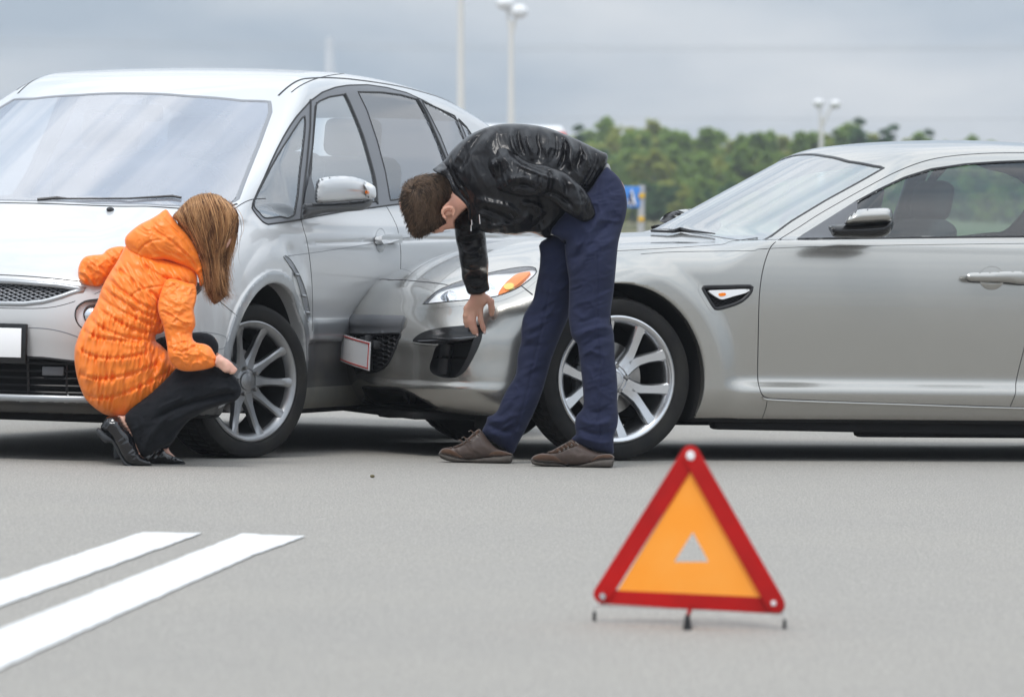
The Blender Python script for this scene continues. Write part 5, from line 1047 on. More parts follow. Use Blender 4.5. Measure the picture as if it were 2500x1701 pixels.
fa = folds([(((700, 340), (712, 400), (735, 450)), -.016, 4), (((725, 270), (745, 330), (760, 400)), .014, 5), (((765, 280), (790, 350), (800, 420)), -.012, 5), (((800, 260), (850, 330), (870, 420)), .010, 6), (((850, 240), (930, 310), (1010, 350), (1120, 390)), -.008, 5), (((860, 300), (960, 350), (1080, 400), (1180, 440)), .010, 6),
            (((820, 440), (920, 420), (1010, 440)), .008, 7), (((850, 490), (950, 470), (1050, 500)), -.008, 6), (((1020, 345), (1060, 420), (1050, 520)), .009, 6), (((1090, 350), (1130, 420), (1120, 500), (1080, 545)), -.014, 6), (((1140, 360), (1180, 430), (1180, 500)), .011, 6), (((1180, 400), (1230, 470), (1230, 560)), -.010, 6), (((1240, 400), (1290, 480), (1300, 560)), .009, 6),
            (((1060, 540), (1140, 520), (1230, 570), (1300, 640)), -.010, 6), (((1300, 460), (1340, 540), (1345, 620)), -.008, 5), (((1385, 560), (1372, 620), (1390, 690)), -.007, 3), (((690, 250), (680, 340), (700, 430), (760, 505)), .006, 4)], zm)
arm.build('sleeve', M['leather'], mr, lambda P: 1.7*fa(P)+crump(P, .005, 22, 1.9, 2.4, 21)+crump(P, .0026, 12, 1.2, 2.6, 22)+crump(P, .0012, 7, 1.7, 3, 24))
sl2 = Puff(zm((490, 700), (490, 760), (500, 840), (515, 900), (522, 960), (535, 1030), (540, 1090), (560, 1140), (576, 1185), (600, 1198), (650, 1200), (695, 1182), (722, 1162), (716, 1120), (713, 1050), (716, 980), (706, 900), (700, 830), (694, 760), (720, 640), (600, 600)), 19.3, 1.0, step=2.6, dep=[(1140, 540, 19.26), (1150, 620, 19.30), (1168, 700, Yh-.01)])
fs = folds([(((495, 790), (560, 810), (640, 790), (700, 800)), .009, 5), (((500, 830), (570, 850), (650, 830)), -.009, 4), (((515, 900), (590, 920), (680, 880)), .009, 5), (((525, 950), (600, 965), (690, 930)), -.009, 5), (((530, 1010), (600, 1040), (700, 1010)), .009, 5), (((545, 1070), (620, 1090), (705, 1060)), -.008, 5), (((560, 1110), (640, 1140), (715, 1100)), .008, 5), (((575, 1160), (640, 1168), (715, 1140)), -.006, 3), (((500, 740), (560, 765), (640, 745)), -.008, 5)], zm)
sl2.build('sleeve', M['leather'], mr, lambda P: 1.5*fs(P)+crump(P, .0045, 15, .25, 2.6, 25)+crump(P, .0015, 9, -.2, 2, 26))
for a_, b_ in (((586, 590), (592, 640)), ((655, 665), (660, 728)), ((600, 735), (601, 775)), ((604, 700), (606, 735)), ((1130, 795), (1155, 800))):
    q = zm(a_, b_); y_ = float(tor.depth(q[:1])[0]-tor.t(q)[0])-.012; MB().tube(at(q[:, 0], q[:, 1], y_)-np.array(mr.location), .0026, 6).build('zip_pull', M['chrome'], mr)
shirt_ = Puff(zm((1450, 420), (1500, 320), (1532, 372), (1500, 400), (1440, 470)), 19.12, 1.0); shirt_.build('shirt', mat('grey_shirt', (.30, .30, .31), .9), mr)
# hair
hp = zm((330, 392), (385, 392), (425, 415), (455, 460), (470, 505), (462, 555), (440, 585), (415, 610), (400, 640), (404, 668), (428, 700), (436, 722), (400, 742), (345, 775), (300, 800), (262, 822), (232, 818), (195, 795), (176, 740), (150, 670), (132, 600), (128, 540), (150, 470), (200, 430), (262, 404))
hb_ = Puff(hp, 19.12, 1.06, step=2.4); hb_.build('hair', M['hairm'], mr, lambda P: crump(P, .006, 9, 1.0, 2.2, 51)+crump(P, .003, 5, .8, 2, 52))
C = []; bb0, bb1 = hb_.poly.min(0), hb_.poly.max(0); P0 = RNG.uniform(bb0, bb1, (7000, 2)); P0 = P0[inpoly(P0, hb_.poly)]; crown = zm((215, 500))[0]
for p in P0[:4200]:
    d = p-crown; r_ = np.linalg.norm(d)+1e-6; d = d/r_; sw = np.array([-d[1], d[0]])*.55; fw_ = d+sw+np.array([-.15, .35])+RNG.normal(0, .28, 2); fw_ /= np.linalg.norm(fw_); L_ = RNG.uniform(9, 20); q = p+fw_*np.linspace(0, 1, 4)[:, None]*L_+np.array([0, 1.])*(np.linspace(0, 1, 4)**2)[:, None]*2
    ins = inpoly(q, grow(hb_.poly, 7)); 
    if not ins.all(): continue
    tt = hb_.t(q); tt = np.maximum(tt, tt[0]*.6); C.append(at(q[:, 0], q[:, 1], 19.12-tt-.005-.011*np.array([0, .5, .9, 1])*RNG.uniform(.2, 1)))
M['hairm2'] = mat('brown_hair_light', (.16, .10, .062), .45)
strands('hair_strands', C[::3], .0012, M['hairm2'], mr); strands('hair_strands', C[1::3]+C[2::3], .0012, M['hairm'], mr)
flm.build('body', M['skin'], mr, (tor, arm, sl2, col, far_leg, near_leg, hb_, shirt_))

# ---------------- the woman
zw = zz((150, 450), 2.258)
wr = empty('person', (at(300, 1140, 18.4)[0], 18.4, 0), 0, 'long-haired woman in orange quilted jacket crouching beside the front wheel', 'person')
fl = Flesh(.006)
fl.cap(zw((800, 185), (830, 215)), (.078, .078), 18.42, .02).cap(zw((850, 250), (862, 290)), (.065, .055), 18.42, .02).cap(zw((862, 330), (872, 345)), (.032, .024), 18.42, .015)
fl.cap(zw((905, 262), (922, 300)), (.012, .009), 18.41, .01).cap(zw((895, 330), (905, 340)), (.011, .008), 18.41, .008).cap(zw((890, 225), (905, 235)), (.03, .03), 18.42, .02)
fl.cap(zw((800, 260), (720, 400)), (.048, .055), 18.43, .02).cap(zw((640, 470), (480, 640), (330, 900), (300, 1060)), (.09, .10, .10, .12), 18.44, .03, True)
fl.cap(zw((670, 560), (650, 820), (690, 950), (850, 965), (905, 992)), (.05, .04, .034, .034, .030), (18.33, 18.30, 18.28, 18.27, 18.28), .02, True).cap(zw((850, 970), (905, 992)), (.019, .0175), 18.27, .01)
for a_, b_, c_ in (((890, 975), (932, 994), (962, 1022)), ((885, 982), (924, 1004), (952, 1034)), ((880, 990), (915, 1014), (938, 1042)), ((872, 996), (900, 1022), (920, 1046))): fl.cap(zw(a_, b_, c_), (.0105, .0085, .0070), (18.27+.008*(a_[0]-885)/10, 18.268+.008*(a_[0]-885)/10, 18.275+.008*(a_[0]-885)/10), .004)
fl.cap(zw((885, 975), (905, 1000), (918, 1022)), (.012, .010, .008), 18.255, .004)
fl.cap(zw((380, 380), (200, 470), (140, 470)), (.05, .04, .03), (18.55, 18.6, 18.62), .02, True)
fl.cap(zw((350, 1100), (650, 1130), (900, 1100)), (.10, .085, .055), (18.42, 18.38, 18.36), .03, True).cap(zw((900, 1110), (650, 1250), (420, 1330)), (.05, .05, .035), (18.36, 18.36, 18.36), .02, True).cap(zw((400, 1320), (320, 1300)), (.032, .03), 18.36, .015).cap(zw((320, 1300), (440, 1520)), (.025, .02), 18.36, .02, True)
fl.cap(zw((400, 1050), (800, 880)), (.09, .05), (18.5, 18.56), .03, True).cap(zw((820, 880), (620, 1200), (560, 1470), (640, 1520)), (.045, .045, .024, .010), 18.57, .02, True)
flw = fl
# trousers
kf = Puff(zw((500, 900), (520, 858), (570, 838), (640, 828), (720, 818), (790, 818), (835, 835), (860, 868), (866, 905), (850, 960), (760, 1100), (700, 1250), (640, 1380), (600, 1440), (575, 1458), (520, 1440), (480, 1300), (480, 1050)), 18.57, .95)
kf.build('trousers', M['wool'], wr, lambda P: crump(P, .004, 26, -.9, 2.2, 61))
kn = Puff(zw((600, 1050), (640, 1012), (700, 1018), (780, 1018), (850, 992), (900, 1010), (945, 1045), (975, 1085), (992, 1125), (985, 1165), (955, 1195), (905, 1208), (850, 1228), (800, 1245), (740, 1280), (700, 1305), (665, 1345), (640, 1380), (615, 1420), (560, 1450), (500, 1480), (450, 1508), (425, 1470), (400, 1410), (375, 1352), (345, 1292), (380, 1240), (480, 1160), (550, 1100)), 18.36, .8, dep=[(430, 930, 18.36), (560, 950, 18.33), (400, 1060, 18.37)])
fk = folds([(((990, 1150), (900, 1160), (800, 1180), (640, 1230), (520, 1290)), -.020, 6), (((960, 1190), (850, 1210), (700, 1260), (560, 1330)), .012, 8), (((640, 1240), (560, 1300), (480, 1400), (450, 1480)), .010, 7), (((600, 1120), (720, 1110), (850, 1120), (960, 1140)), .006, 9), (((900, 1030), (940, 1080), (970, 1140)), -.006, 6), (((700, 1290), (620, 1350), (540, 1440)), -.010, 6), (((420, 1300), (440, 1380), (450, 1470)), -.008, 5)], zw)
kn.build('trousers', M['wool'], wr, lambda P: fk(P)+crump(P, .004, 24, -.4, 2.4, 62)+crump(P, .0018, 10, -.5, 2, 63))
# shoes
WS_ = []
def wshoe(Yc, up, so, sole2=None):
    u_ = Puff(zw(*up), Yc, 1.35, smooth=2, step=2.4); WS_.append(u_); u_.build('shoe', M['patent'], wr, lambda P: crump(P, .003, 13, -.8, 1.8, 71)); Puff(zw(*so), Yc, 3.2, smooth=2, step=2.2, tmax=.042).build('shoe_sole', M['bsole'], wr)
wshoe(18.56, [(455, 1505), (480, 1482), (520, 1446), (545, 1438), (580, 1478), (640, 1505), (672, 1522), (672, 1538), (560, 1540), (480, 1535)], [(480, 1538), (560, 1540), (676, 1532), (674, 1545), (600, 1550), (490, 1550)])
Puff(zw((288, 1440), (320, 1446), (340, 1500), (335, 1515), (290, 1514), (286, 1480)), 18.58, 2.2, smooth=1, tmax=.03).build('shoe_heel', M['bsole'], wr)
wshoe(18.36, [(215, 1345), (225, 1318), (250, 1282), (285, 1273), (318, 1280), (345, 1330), (372, 1358), (398, 1400), (415, 1450), (440, 1500), (480, 1520), (496, 1540), (480, 1552), (400, 1550), (355, 1535), (318, 1470), (285, 1410), (245, 1370)],
      [(192, 1352), (205, 1340), (245, 1372), (290, 1408), (318, 1455), (350, 1520), (400, 1546), (496, 1545), (492, 1556), (440, 1560), (365, 1560), (338, 1535), (305, 1470), (278, 1425), (268, 1424), (255, 1420), (240, 1425), (205, 1388), (194, 1370)])
# jacket
jp = zw((352, 342), (385, 330), (480, 380), (600, 420), (700, 450), (745, 492), (746, 560), (700, 640), (640, 720), (575, 800), (545, 822), (522, 828), (520, 862), (548, 885), (575, 912), (600, 935), (625, 965), (642, 1000), (638, 1025), (610, 1080), (570, 1150), (540, 1195), (500, 1235), (440, 1262), (360, 1275), (290, 1276), (245, 1270), (200, 1245), (160, 1212), (128, 1175), (100, 1110), (82, 1045), (72, 975), (72, 910), (85, 860), (108, 800), (140, 742), (175, 690), (200, 640), (215, 590), (240, 535), (275, 475), (310, 420))
jk = Puff(jp, 18.44, .95, step=2.6)
seams = [((300, 455), (400, 535), (500, 605), (535, 640)), ((262, 520), (330, 585), (430, 655), (535, 700)), ((232, 575), (330, 640), (430, 700), (545, 745)), ((215, 622), (300, 682), (420, 742), (562, 795)), ((190, 675), (290, 742), (400, 798), (525, 826)), ((152, 738), (240, 800), (380, 848), (522, 862)), ((108, 800), (200, 843), (300, 856), (400, 872), (470, 880)), ((84, 893), (150, 938), (250, 958), (400, 945), (490, 915)),
         ((74, 1028), (150, 1063), (240, 1070), (380, 1045), (500, 1000), (560, 950)), ((98, 1148), (180, 1176), (280, 1171), (420, 1120), (560, 1050), (615, 990)), ((440, 430), (520, 490), (610, 530), (700, 552), (740, 545))]
fj = folds([(s_, -.011, 4.2) for s_ in seams]+[(((202, 850), (195, 960), (205, 1080), (240, 1225)), -.005, 2.5), (((592, 528), (540, 640), (536, 700), (572, 800)), -.012, 4), (((350, 660), (400, 602), (462, 574), (580, 558)), -.006, 2.5), (((470, 880), (500, 930), (520, 1010), (500, 1080)), -.010, 5), (((520, 900), (570, 930), (560, 1000), (520, 1060)), .016, 7), (((560, 900), (600, 960), (600, 1020)), -.012, 5), (((480, 900), (478, 960), (500, 1020)), .010, 4), (((620, 1000), (600, 1080), (540, 1180), (470, 1245)), -.006, 3)], zw)
slines = [cr(zw(*s_), 4) for s_ in seams]
def jdisp(P):
    d = np.min([pdist(P, l) for l in slines], 0); near = np.exp(-(d/13.)**2)
    a = -.25+.0*P[:, 0]; g = vnoise(P[:, 0]/5.5+.02*P[:, 1], P[:, 1]/34., 81)+.6*vnoise(P[:, 0]/3.6+P[:, 1]*.06, P[:, 1]/22., 82)
    up = np.clip((790-P[:, 1])/60, 0, 1)      # gathers above the waist run diagonally
    x = P[:, 0]*.86-P[:, 1]*.5; y = P[:, 0]*.5+P[:, 1]*.86; g2 = vnoise(x/6.5, y/24., 83)+.6*vnoise(x/4., y/16., 84)
    return fj(P)+(g*(1-up)+g2*up)*(.0034+.0085*near)+.004*vnoise(P[:, 0]/30., P[:, 1]/20., 85)
jk.build('jacket', M['nylon'], wr, jdisp)
fa_ = Puff(zw((350, 345), (290, 346), (250, 362), (225, 385), (170, 390), (130, 400), (105, 428), (92, 470), (95, 515), (115, 548), (160, 560), (215, 560), (245, 530), (300, 470), (380, 400)), 18.58, 1.0)
fa_.build('sleeve', M['nylon'], wr, lambda P: crump(P, .007, 14, .9, 2., 86)+crump(P, .004, 7, .7, 2., 87))
ra = Puff(zw((560, 560), (590, 520), (650, 528), (700, 545), (735, 552), (745, 590), (742, 640), (730, 690), (737, 735), (738, 780), (722, 815), (724, 850), (745, 872), (790, 880), (822, 898), (845, 935), (862, 965), (856, 992), (825, 1012), (760, 1026), (690, 1031), (640, 1018), (605, 985), (588, 950), (583, 900), (575, 850), (560, 780), (535, 710), (532, 650)), 18.31, .95, step=2.4, dep=[(435, 700, 18.33), (445, 800, 18.30), (440, 870, 18.27), (510, 885, 18.27)])
fr_ = folds([(((640, 838), (680, 825), (726, 806)), -.009, 3.5), (((650, 880), (690, 870), (735, 862)), -.007, 3.), (((640, 925), (690, 915), (750, 885)), -.010, 3.5), (((690, 960), (680, 1000), (690, 1028)), -.004, 3), (((560, 600), (640, 640), (735, 640)), .008, 8), (((540, 700), (620, 720), (730, 700)), -.008, 7), (((560, 780), (640, 770), (735, 750)), .008, 7), (((760, 900), (800, 940), (790, 1010)), .010, 6), (((800, 900), (835, 950), (840, 1000)), -.008, 4), (((740, 900), (760, 950), (740, 1010)), -.008, 5), (((600, 960), (640, 930), (700, 940)), .008, 5)], zw)
def rdisp(P):
    band = np.exp(-((P[:, 1]-836)/17.)**2); g = vnoise(P[:, 0]/5., P[:, 1]/30., 91)
    return fr_(P)+g*.008*band+crump(P, .0055, 17, .5, 1.8, 92)+crump(P, .0025, 8, .2, 1.8, 93)
ra.build('sleeve', M['nylon'], wr, rdisp)
hd = Puff(zw((575, 138), (600, 165), (640, 215), (690, 268), (735, 330), (760, 395), (778, 450), (785, 500), (790, 545), (765, 560), (748, 500), (700, 462), (640, 440), (600, 425), (560, 418), (500, 428), (455, 430), (400, 408), (372, 368), (352, 330), (350, 300), (372, 268), (430, 222), (490, 192), (535, 165)), 18.42, 1.0, step=2.4)
fh = folds([(((495, 195), (510, 250), (570, 290), (650, 350), (720, 420), (750, 480)), -.010, 3.5), (((540, 160), (600, 230), (680, 310), (740, 400)), -.006, 3.), (((410, 400), (440, 350), (490, 315), (560, 305)), -.007, 2.5), (((620, 330), (680, 370), (735, 440)), .010, 5), (((560, 360), (640, 390), (700, 430)), -.009, 5), (((430, 240), (470, 300), (560, 330)), .006, 9), (((460, 420), (540, 400), (620, 420)), .007, 5)], zw)
hd.build('hood', M['nylon'], wr, lambda P: fh(P)+crump(P, .004, 26, .8, 1.8, 95)+crump(P, .0022, 9, .6, 2., 96))
# hair
wh = zw((612, 178), (650, 135), (690, 92), (740, 62), (795, 50), (850, 58), (900, 88), (940, 128), (965, 165), (960, 205), (957, 245), (940, 285), (925, 300), (905, 345), (885, 385), (880, 430), (900, 490), (908, 560), (915, 605), (880, 640), (850, 660), (830, 650), (805, 590), (795, 510), (770, 420), (730, 320), (690, 260), (645, 210))
wb = Puff(wh, 18.42, .9, step=2.4); wb.build('hair', M['hairw'], wr, lambda P: crump(P, .004, 6, 1.3, 5, 101)-.004)
G = [zw(*g) for g in (((622, 178), (660, 235), (712, 320), (758, 420), (785, 520), (800, 590), (822, 650)), ((660, 125), (692, 220), (738, 320), (782, 430), (806, 530), (825, 610), (842, 690)), ((715, 75), (742, 190), (780, 310), (812, 430), (830, 540), (846, 620), (860, 650)),
                      ((770, 55), (805, 170), (832, 300), (850, 420), (862, 530), (880, 610), (930, 655)), ((820, 52), (862, 160), (880, 280), (868, 400), (880, 510), (905, 590), (944, 630)), ((862, 62), (915, 150), (925, 250), (893, 370), (893, 470), (905, 560), (915, 612)), ((900, 85), (950, 160), (952, 230), (925, 320), (898, 400), (903, 470), (912, 560)), ((925, 105), (968, 172), (958, 250), (948, 320), (925, 390), (905, 470), (900, 540)))]
G = np.array([cr(g, 3) for g in G]); C = []
for k in range(2300):
    u = RNG.uniform(0, len(G)-1.001); i = int(u); f = u-i; q = G[i]*(1-f)+G[i+1]*f; n_ = len(q); e = RNG.uniform(.72, 1.); q = q[:max(6, int(n_*e))]; t_ = np.linspace(0, 1, len(q))[:, None]
    q = q+RNG.normal(0, 1.9 if k % 11 else 4.5, 2)*(.5+2.2*t_)+np.stack([vnoise(t_[:, 0]*3+k*.37, t_[:, 0]*0+k*.11, 3), vnoise(t_[:, 0]*3+k*.53, t_[:, 0]*0+k*.17, 4)], 1)*(1.5+7.*t_**1.5)
    s0 = RNG.uniform(0, .3) if k % 3 else 0; q = q[int(len(q)*s0):]
    if len(q) < 4: continue
    tt = wb.t(q); side = 1 if k % 5 else -.8; C.append(at(q[:, 0], q[:, 1], 18.42-side*(tt+.004+.012*RNG.random()*(1-.3*t_[int(len(t_)*0):len(q), 0]))))
M['hairl'] = mat('blond_hair', (.60, .33, .15), .4)
strands('hair_strands', C[::3], .0008, M['hairl'], wr); strands('hair_strands', C[1::3]+C[2::3], .00085, M['hairw'], wr)
flw.build('body', M['skinw'], wr, [jk, ra, fa_, hd, kf, kn, wb]+WS_, zw((850, 950), (905, 965), (970, 1010), (970, 1050), (880, 1030), (848, 1000)))

# ------------------------------------------------------------------ warning triangle in the foreground
fL, fR, fM = onground(1451, 1516), onground(1915, 1535), onground(1678, 1537)
to = empty('warning_triangle', ((fL+fR)/2), 0, 'red and orange folding warning triangle standing on the asphalt in the foreground', 'warning triangle')
zt = zz((1400, 1050), 3.04); yT0, yT1 = fL[1], fR[1]
def tp(p, off=0.):                       # point of the triangle's plane, which stands on its two outer feet
    q = zt(p)[0]; f = (q[0]-1451)/(1915-1451.); P = at(q[0], q[1], yT0+(yT1-yT0)*f+off); return P-np.array(to.location)
M['tred'] = mat('red_reflector', (.50, .006, .005), .45, spec=.3, bump=(220, .3, .001), var=(7, 0, (.36, .006, .006)))
M['torange'] = mat('fluorescent_orange', (1.0, .34, .025), .6, var=(6, 0, (1., .38, .05)))
def bar(a, b, wa, wb_, off, name='reflector_bar', t=.010):
    a, b = np.array(a, float), np.array(b, float); d = (b-a)/np.linalg.norm(b-a); n = np.array([-d[1], d[0]]); r = []
    for c, w_, s_ in ((a, wa, -1), (b, wb_, 1)):
        for k in range(9):
            an = math.pi*(k/8.-.5); r.append(c+s_*d*math.cos(an)*w_+(n*math.sin(an)*w_ if s_ > 0 else -n*math.sin(an)*w_))
    mb = MB(); mb.prism(r, lambda p: tp(tuple(p), off), lambda p: tp(tuple(p), off+t))
    o = mb.build(name, M['tred'], to, smooth=False); m_ = o.modifiers.new('bevel', 'BEVEL'); m_.width = .0015; m_.segments = 2; return o
bar((215, 1232), (1510, 1300), 54, 62, .004); bar((215, 1215), (868, 178), 68, 68, .000); bar((1500, 1285), (872, 178), 70, 66, -.011)
for c_, r_, m_ in (((872, 188), .0105, M['lamp']), ((218, 1232), .0075, M['alloy']), ((1486, 1282), .006, M['lamp'])):
    P = tp(c_, -.014); MB().lathe([(0, 0), (r_*.8, 0), (r_, .002), (r_, .012)], 20).build('rivet', m_, to, xf=Matrix.Translation(Vector(P)) @ Matrix.Rotation(math.pi, 4, 'Z') @ Matrix.Scale(-1, 4, (0, 1, 0)))
o_ = [(874, 285), (318, 1205), (1400, 1245)]; i_ = [(886, 755), (748, 975), (1003, 975)]
V = np.array([tp(p, d) for d in (.004, .006) for p in o_+i_]); F_ = [[0, 1, 4, 3], [1, 2, 5, 4], [2, 0, 3, 5]]
obj('fluorescent_panel', V, F_+[[i+6 for i in f[::-1]] for f in F_]+[[3, 4, 10, 9], [4, 5, 11, 10], [5, 3, 9, 11]], M['torange'], to, smooth=False)
mb = MB()
for px in (1451, 1915, 1678): pass
lo_ = np.array(to.location)
for f_, top, nm in ((fL, (230, 1290), 'leg'), (fR, (1490, 1355), 'leg')):
    g = f_-lo_+np.array([0, 0, .004]); MB().tube([g, g+np.array([0, 0, .03]), tp(top, .015)], .0018, 6).build('wire_leg', M['chrome'], to); MB().tube([g-np.array([0, 0, .003]), g+np.array([0, 0, .018])], [.0045, .004], 8).build('rubber_foot', M['seal'], to)
MB().tube([tp((210, 1300), .016), tp((850, 1325), .02), tp((1500, 1352), .016)], .0016, 6).build('wire_leg', M['chrome'], to)
g = fM-lo_; MB().tube([tp((870, 1310), .01), g+np.array([0, 0, .028])], [.006, .005], 8).build('wire_leg', M['chrome'], to); MB().tube([g, g+np.array([0, 0, .034])], [.0105, .0055], 10).build('rubber_foot', M['seal'], to)

# ------------------------------------------------------------------ painted lines
zl = zz((0, 1250), 2.905); wl = mat('road_paint', (.70, .71, .72), .6, bump=(200, .5, .002), var=(38, 0, (.58, .575, .56)))
for nm, q in (('road_marking', ((1010, 138), (1435, 146), (0, 665), (-700, 920), (-1100, 870), (0, 480))), ('road_marking', ((1715, 150), (2168, 168), (1800, 300), (1100, 610), (500, 880), (0, 1108), (-900, 1510), (-900, 1180), (0, 822)))):
    P = resample(zl(*q), 9, True); P = P+np.stack([vnoise(P[:, 0]/14, P[:, 1]/9, 5), vnoise(P[:, 0]/11, P[:, 1]/7, 6)], 1)*np.array([2.2, 1.1]); W_ = onground(P[:, 0], P[:, 1], .004); c = W_.mean(0); o = obj(nm, W_-[c[0], c[1], 0], [list(range(len(W_)))[::-1]], wl, smooth=False); o.location = (c[0], c[1], 0)
    V = np.array([v.co[:] for v in o.data.vertices]); n_ = o.data.polygons[0].normal
    if n_.z < 0: o.data.flip_normals()
    tag(o, None, None, None, 'structure')
# small pebble on the asphalt
gp = onground(909, 1166); s_ = MB().ell((0, 0, .006), (.009, .008, .006), n=8).build('pebble', mat('stone', (.12, .10, .05), .9), None); s_.location = gp; tag(s_, 'tiny brown pebble lying alone on the asphalt below the cars', 'pebble')

# ------------------------------------------------------------------ background: bank, birch wood, lamp posts, sign, van
def plumb(o): o.rotation_euler = (0, -rho*1.0, 0)
grass = mat('rough_grass', (.11, .12, .05), .95, var=(.25, 0, (.16, .14, .07)))
nx = 60; X_ = np.linspace(-160, 200, nx); rows = [(150, -.02), (175, .9), (205, 1.9), (260, 3.2), (420, 4.5)]
V = [(x*(y/260.), y, z+(.25*math.sin(x*.31+k)+.15*math.sin(x*.9) if k else 0)+.02*x*(y/260.)*(1 if k else 0)) for k, (y, z) in enumerate(rows) for x in X_]
obj('grass_bank', V, [[i*nx+j, i*nx+j+1, (i+1)*nx+j+1, (i+1)*nx+j] for i in range(len(rows)-1) for j in range(nx-1)], grass, kind='structure')
def leafmat(name, a, b):
    m = mat(name, a, .85, var=(1.1, 0, b), spec=.2); t = m.node_tree; bs = t.nodes['Principled BSDF']; o = t.nodes['Material Output']
    tl = t.nodes.new('ShaderNodeBsdfTranslucent'); tl.inputs[0].default_value = (a[0]*1.3, a[1]*1.3, a[2], 1); x = t.nodes.new('ShaderNodeMixShader'); x.inputs[0].default_value = .45
    t.links.new(bs.outputs[0], x.inputs[1]); t.links.new(tl.outputs[0], x.inputs[2]); t.links.new(x.outputs[0], o.inputs[0]); return m
LM = [leafmat('birch_leaves', (.25, .35, .10), (.16, .25, .08)), leafmat('dark_leaves', (.09, .17, .08), (.06, .12, .055)), leafmat('yellowing_leaves', (.36, .38, .11), (.22, .29, .09))]
bark = mat('pale_bark', (.22, .20, .17), .9, var=(3, .5))
def crownmesh(seed, h, wd, conic, m):
    r = np.random.default_rng(seed); n = 3600; V = []; F_ = []
    cl = [(r.uniform(-.5, .5), r.uniform(-.5, .5), r.uniform(.12, 1)) for _ in range(34)]
    for k in range(n):
        cx, cy, cz = cl[r.integers(len(cl))]; w_ = wd*((1-cz)**(.55 if not conic else 1.)*1.0+.10)*min(1, .35+cz*3)
        p = np.array([cx*w_*2, cy*w_*2, cz*h])+r.normal(0, 1, 3)*np.array([.22, .22, .20])*wd*.8*(.4+(1-cz)*.8)
        a = r.normal(0, 1, 3); a /= np.linalg.norm(a); b = np.cross(a, r.normal(0, 1, 3)); b /= np.linalg.norm(b); s_ = r.uniform(.12, .27)
        V += [p+a*s_, p+b*s_*.8, p-a*s_, p-b*s_*.8]; F_.append([4*k, 4*k+1, 4*k+2, 4*k+3])
    me = bpy.data.meshes.new('crown'); me.from_pydata([tuple(v) for v in V], [], F_); me.materials.append(m); return me
def trunkmesh(seed, h):
    r = np.random.default_rng(seed); mb = MB(); mb.tube([(0, 0, -.5), (.05, .02, h*.4), (r.uniform(-.2, .2), 0, h*.9)], [.13, .09, .02], 7)
    for k in range(9):
        z = h*r.uniform(.2, .8); a = r.uniform(0, 6.28); l = r.uniform(.6, 1.3); mb.tube([(0, 0, z), (l*math.cos(a)*.6, l*math.sin(a)*.6, z+.5), (l*math.cos(a), l*math.sin(a), z+1.1)], [.04, .025, .008], 4)
    me = bpy.data.meshes.new('trunk'); me.from_pydata(np.vstack(mb.v).tolist(), [], mb.f); me.materials.append(bark); return me
kinds = [(crownmesh(1, 8.2, 1.6, True, LM[0]), trunkmesh(1, 8)), (crownmesh(2, 7.6, 1.9, False, LM[2]), trunkmesh(2, 7.4)), (crownmesh(3, 9.6, 1.5, True, LM[1]), trunkmesh(3, 9.2)), (crownmesh(4, 8.0, 2.1, True, LM[0]), trunkmesh(4, 7.6)), (crownmesh(5, 6.6, 2.0, False, LM[1]), trunkmesh(5, 6.2))]
tops = [(1390, 325), (1413, 300), (1440, 318), (1472, 285), (1505, 300), (1530, 322), (1560, 318), (1592, 283), (1622, 312), (1650, 318), (1668, 322), (1702, 332), (1722, 308), (1752, 318), (1785, 335), (1815, 325), (1850, 322), (1880, 318), (1912, 322), (1950, 318), (1985, 322), (2015, 318), (2050, 310), (2078, 300), (2098, 283), (2130, 318), (2160, 310), (2182, 300), (2215, 330), (2250, 322), (2268, 312), (2300, 345), (2340, 338), (2370, 330), (2420, 345), (2470, 350), (1370, 345), (1350, 352)]
lab = ['slender green birch', 'yellowing bushy birch', 'dark pointed spruce', 'broad green birch', 'low dark shrubby tree']
tn = 0
ORD = ['leftmost', 'second from the left', 'third from the left', 'fourth from the left', 'fifth from the left', 'sixth from the left', 'seventh from the left', 'eighth from the left', 'ninth from the left', 'tenth from the left', 'eleventh from the left', 'twelfth from the left', 'thirteenth from the left', 'fourteenth from the left', 'fifteenth from the left', 'sixteenth from the left', 'seventeenth from the left', 'eighteenth from the left', 'nineteenth from the left', 'twentieth from the left']; cnt_ = {}
def tree(px, py, Y, kind, row=0):
    global tn
    b = at(px, 700, Y); zb_ = np.interp(Y, [r_[0] for r_ in rows], [r_[1] for r_ in rows])+.02*b[0]; T_ = at(px, py, Y); h = T_[2]-zb_; s_ = max(h, 1.5)/[8.9, 8.3, 10.4, 8.7, 7.2][kind]
    e = bpy.data.objects.new('tree', None); COL.objects.link(e); e.location = (T_[0]-(T_[2]-zb_)*0, Y, zb_); e.rotation_euler = (0, -rho, RNG.uniform(0, 6.28)); wx = RNG.uniform(1.45, 1.9); e.scale = (s_*wx, s_*wx, s_*1.05)
    for nm, me in (('crown', kinds[kind][0]), ('trunk', kinds[kind][1])): c = bpy.data.objects.new(nm, me); COL.objects.link(c); c.parent = e
    if row == 0: k_ = cnt_.get(kind, 0); cnt_[kind] = k_+1; tag(e, lab[kind]+' reaching the skyline, '+ORD[k_]+' of its kind', 'tree', 'trees of the wood')
    else: tag(e, lab[kind]+(' below the skyline in the middle of the wood' if row == 1 else ' at the front foot of the wood'), 'tree', ('middle' if row == 1 else 'front')+' row trees: '+lab[kind])
for k, (px, py) in enumerate(sorted(tops)):
    kd = 2 if (px, py) in ((2098, 283), (2182, 300), (2268, 312), (2160, 310), (1413, 300)) else [0, 3, 1, 0, 3, 0, 1][k % 7]
    tree(px, py, RNG.uniform(235, 262), kd)
for k in range(44): tree(1330+k*27+RNG.uniform(-9, 9), RNG.uniform(352, 392), RNG.uniform(222, 240), [0, 1, 3, 0, 1, 4][k % 6], 1)
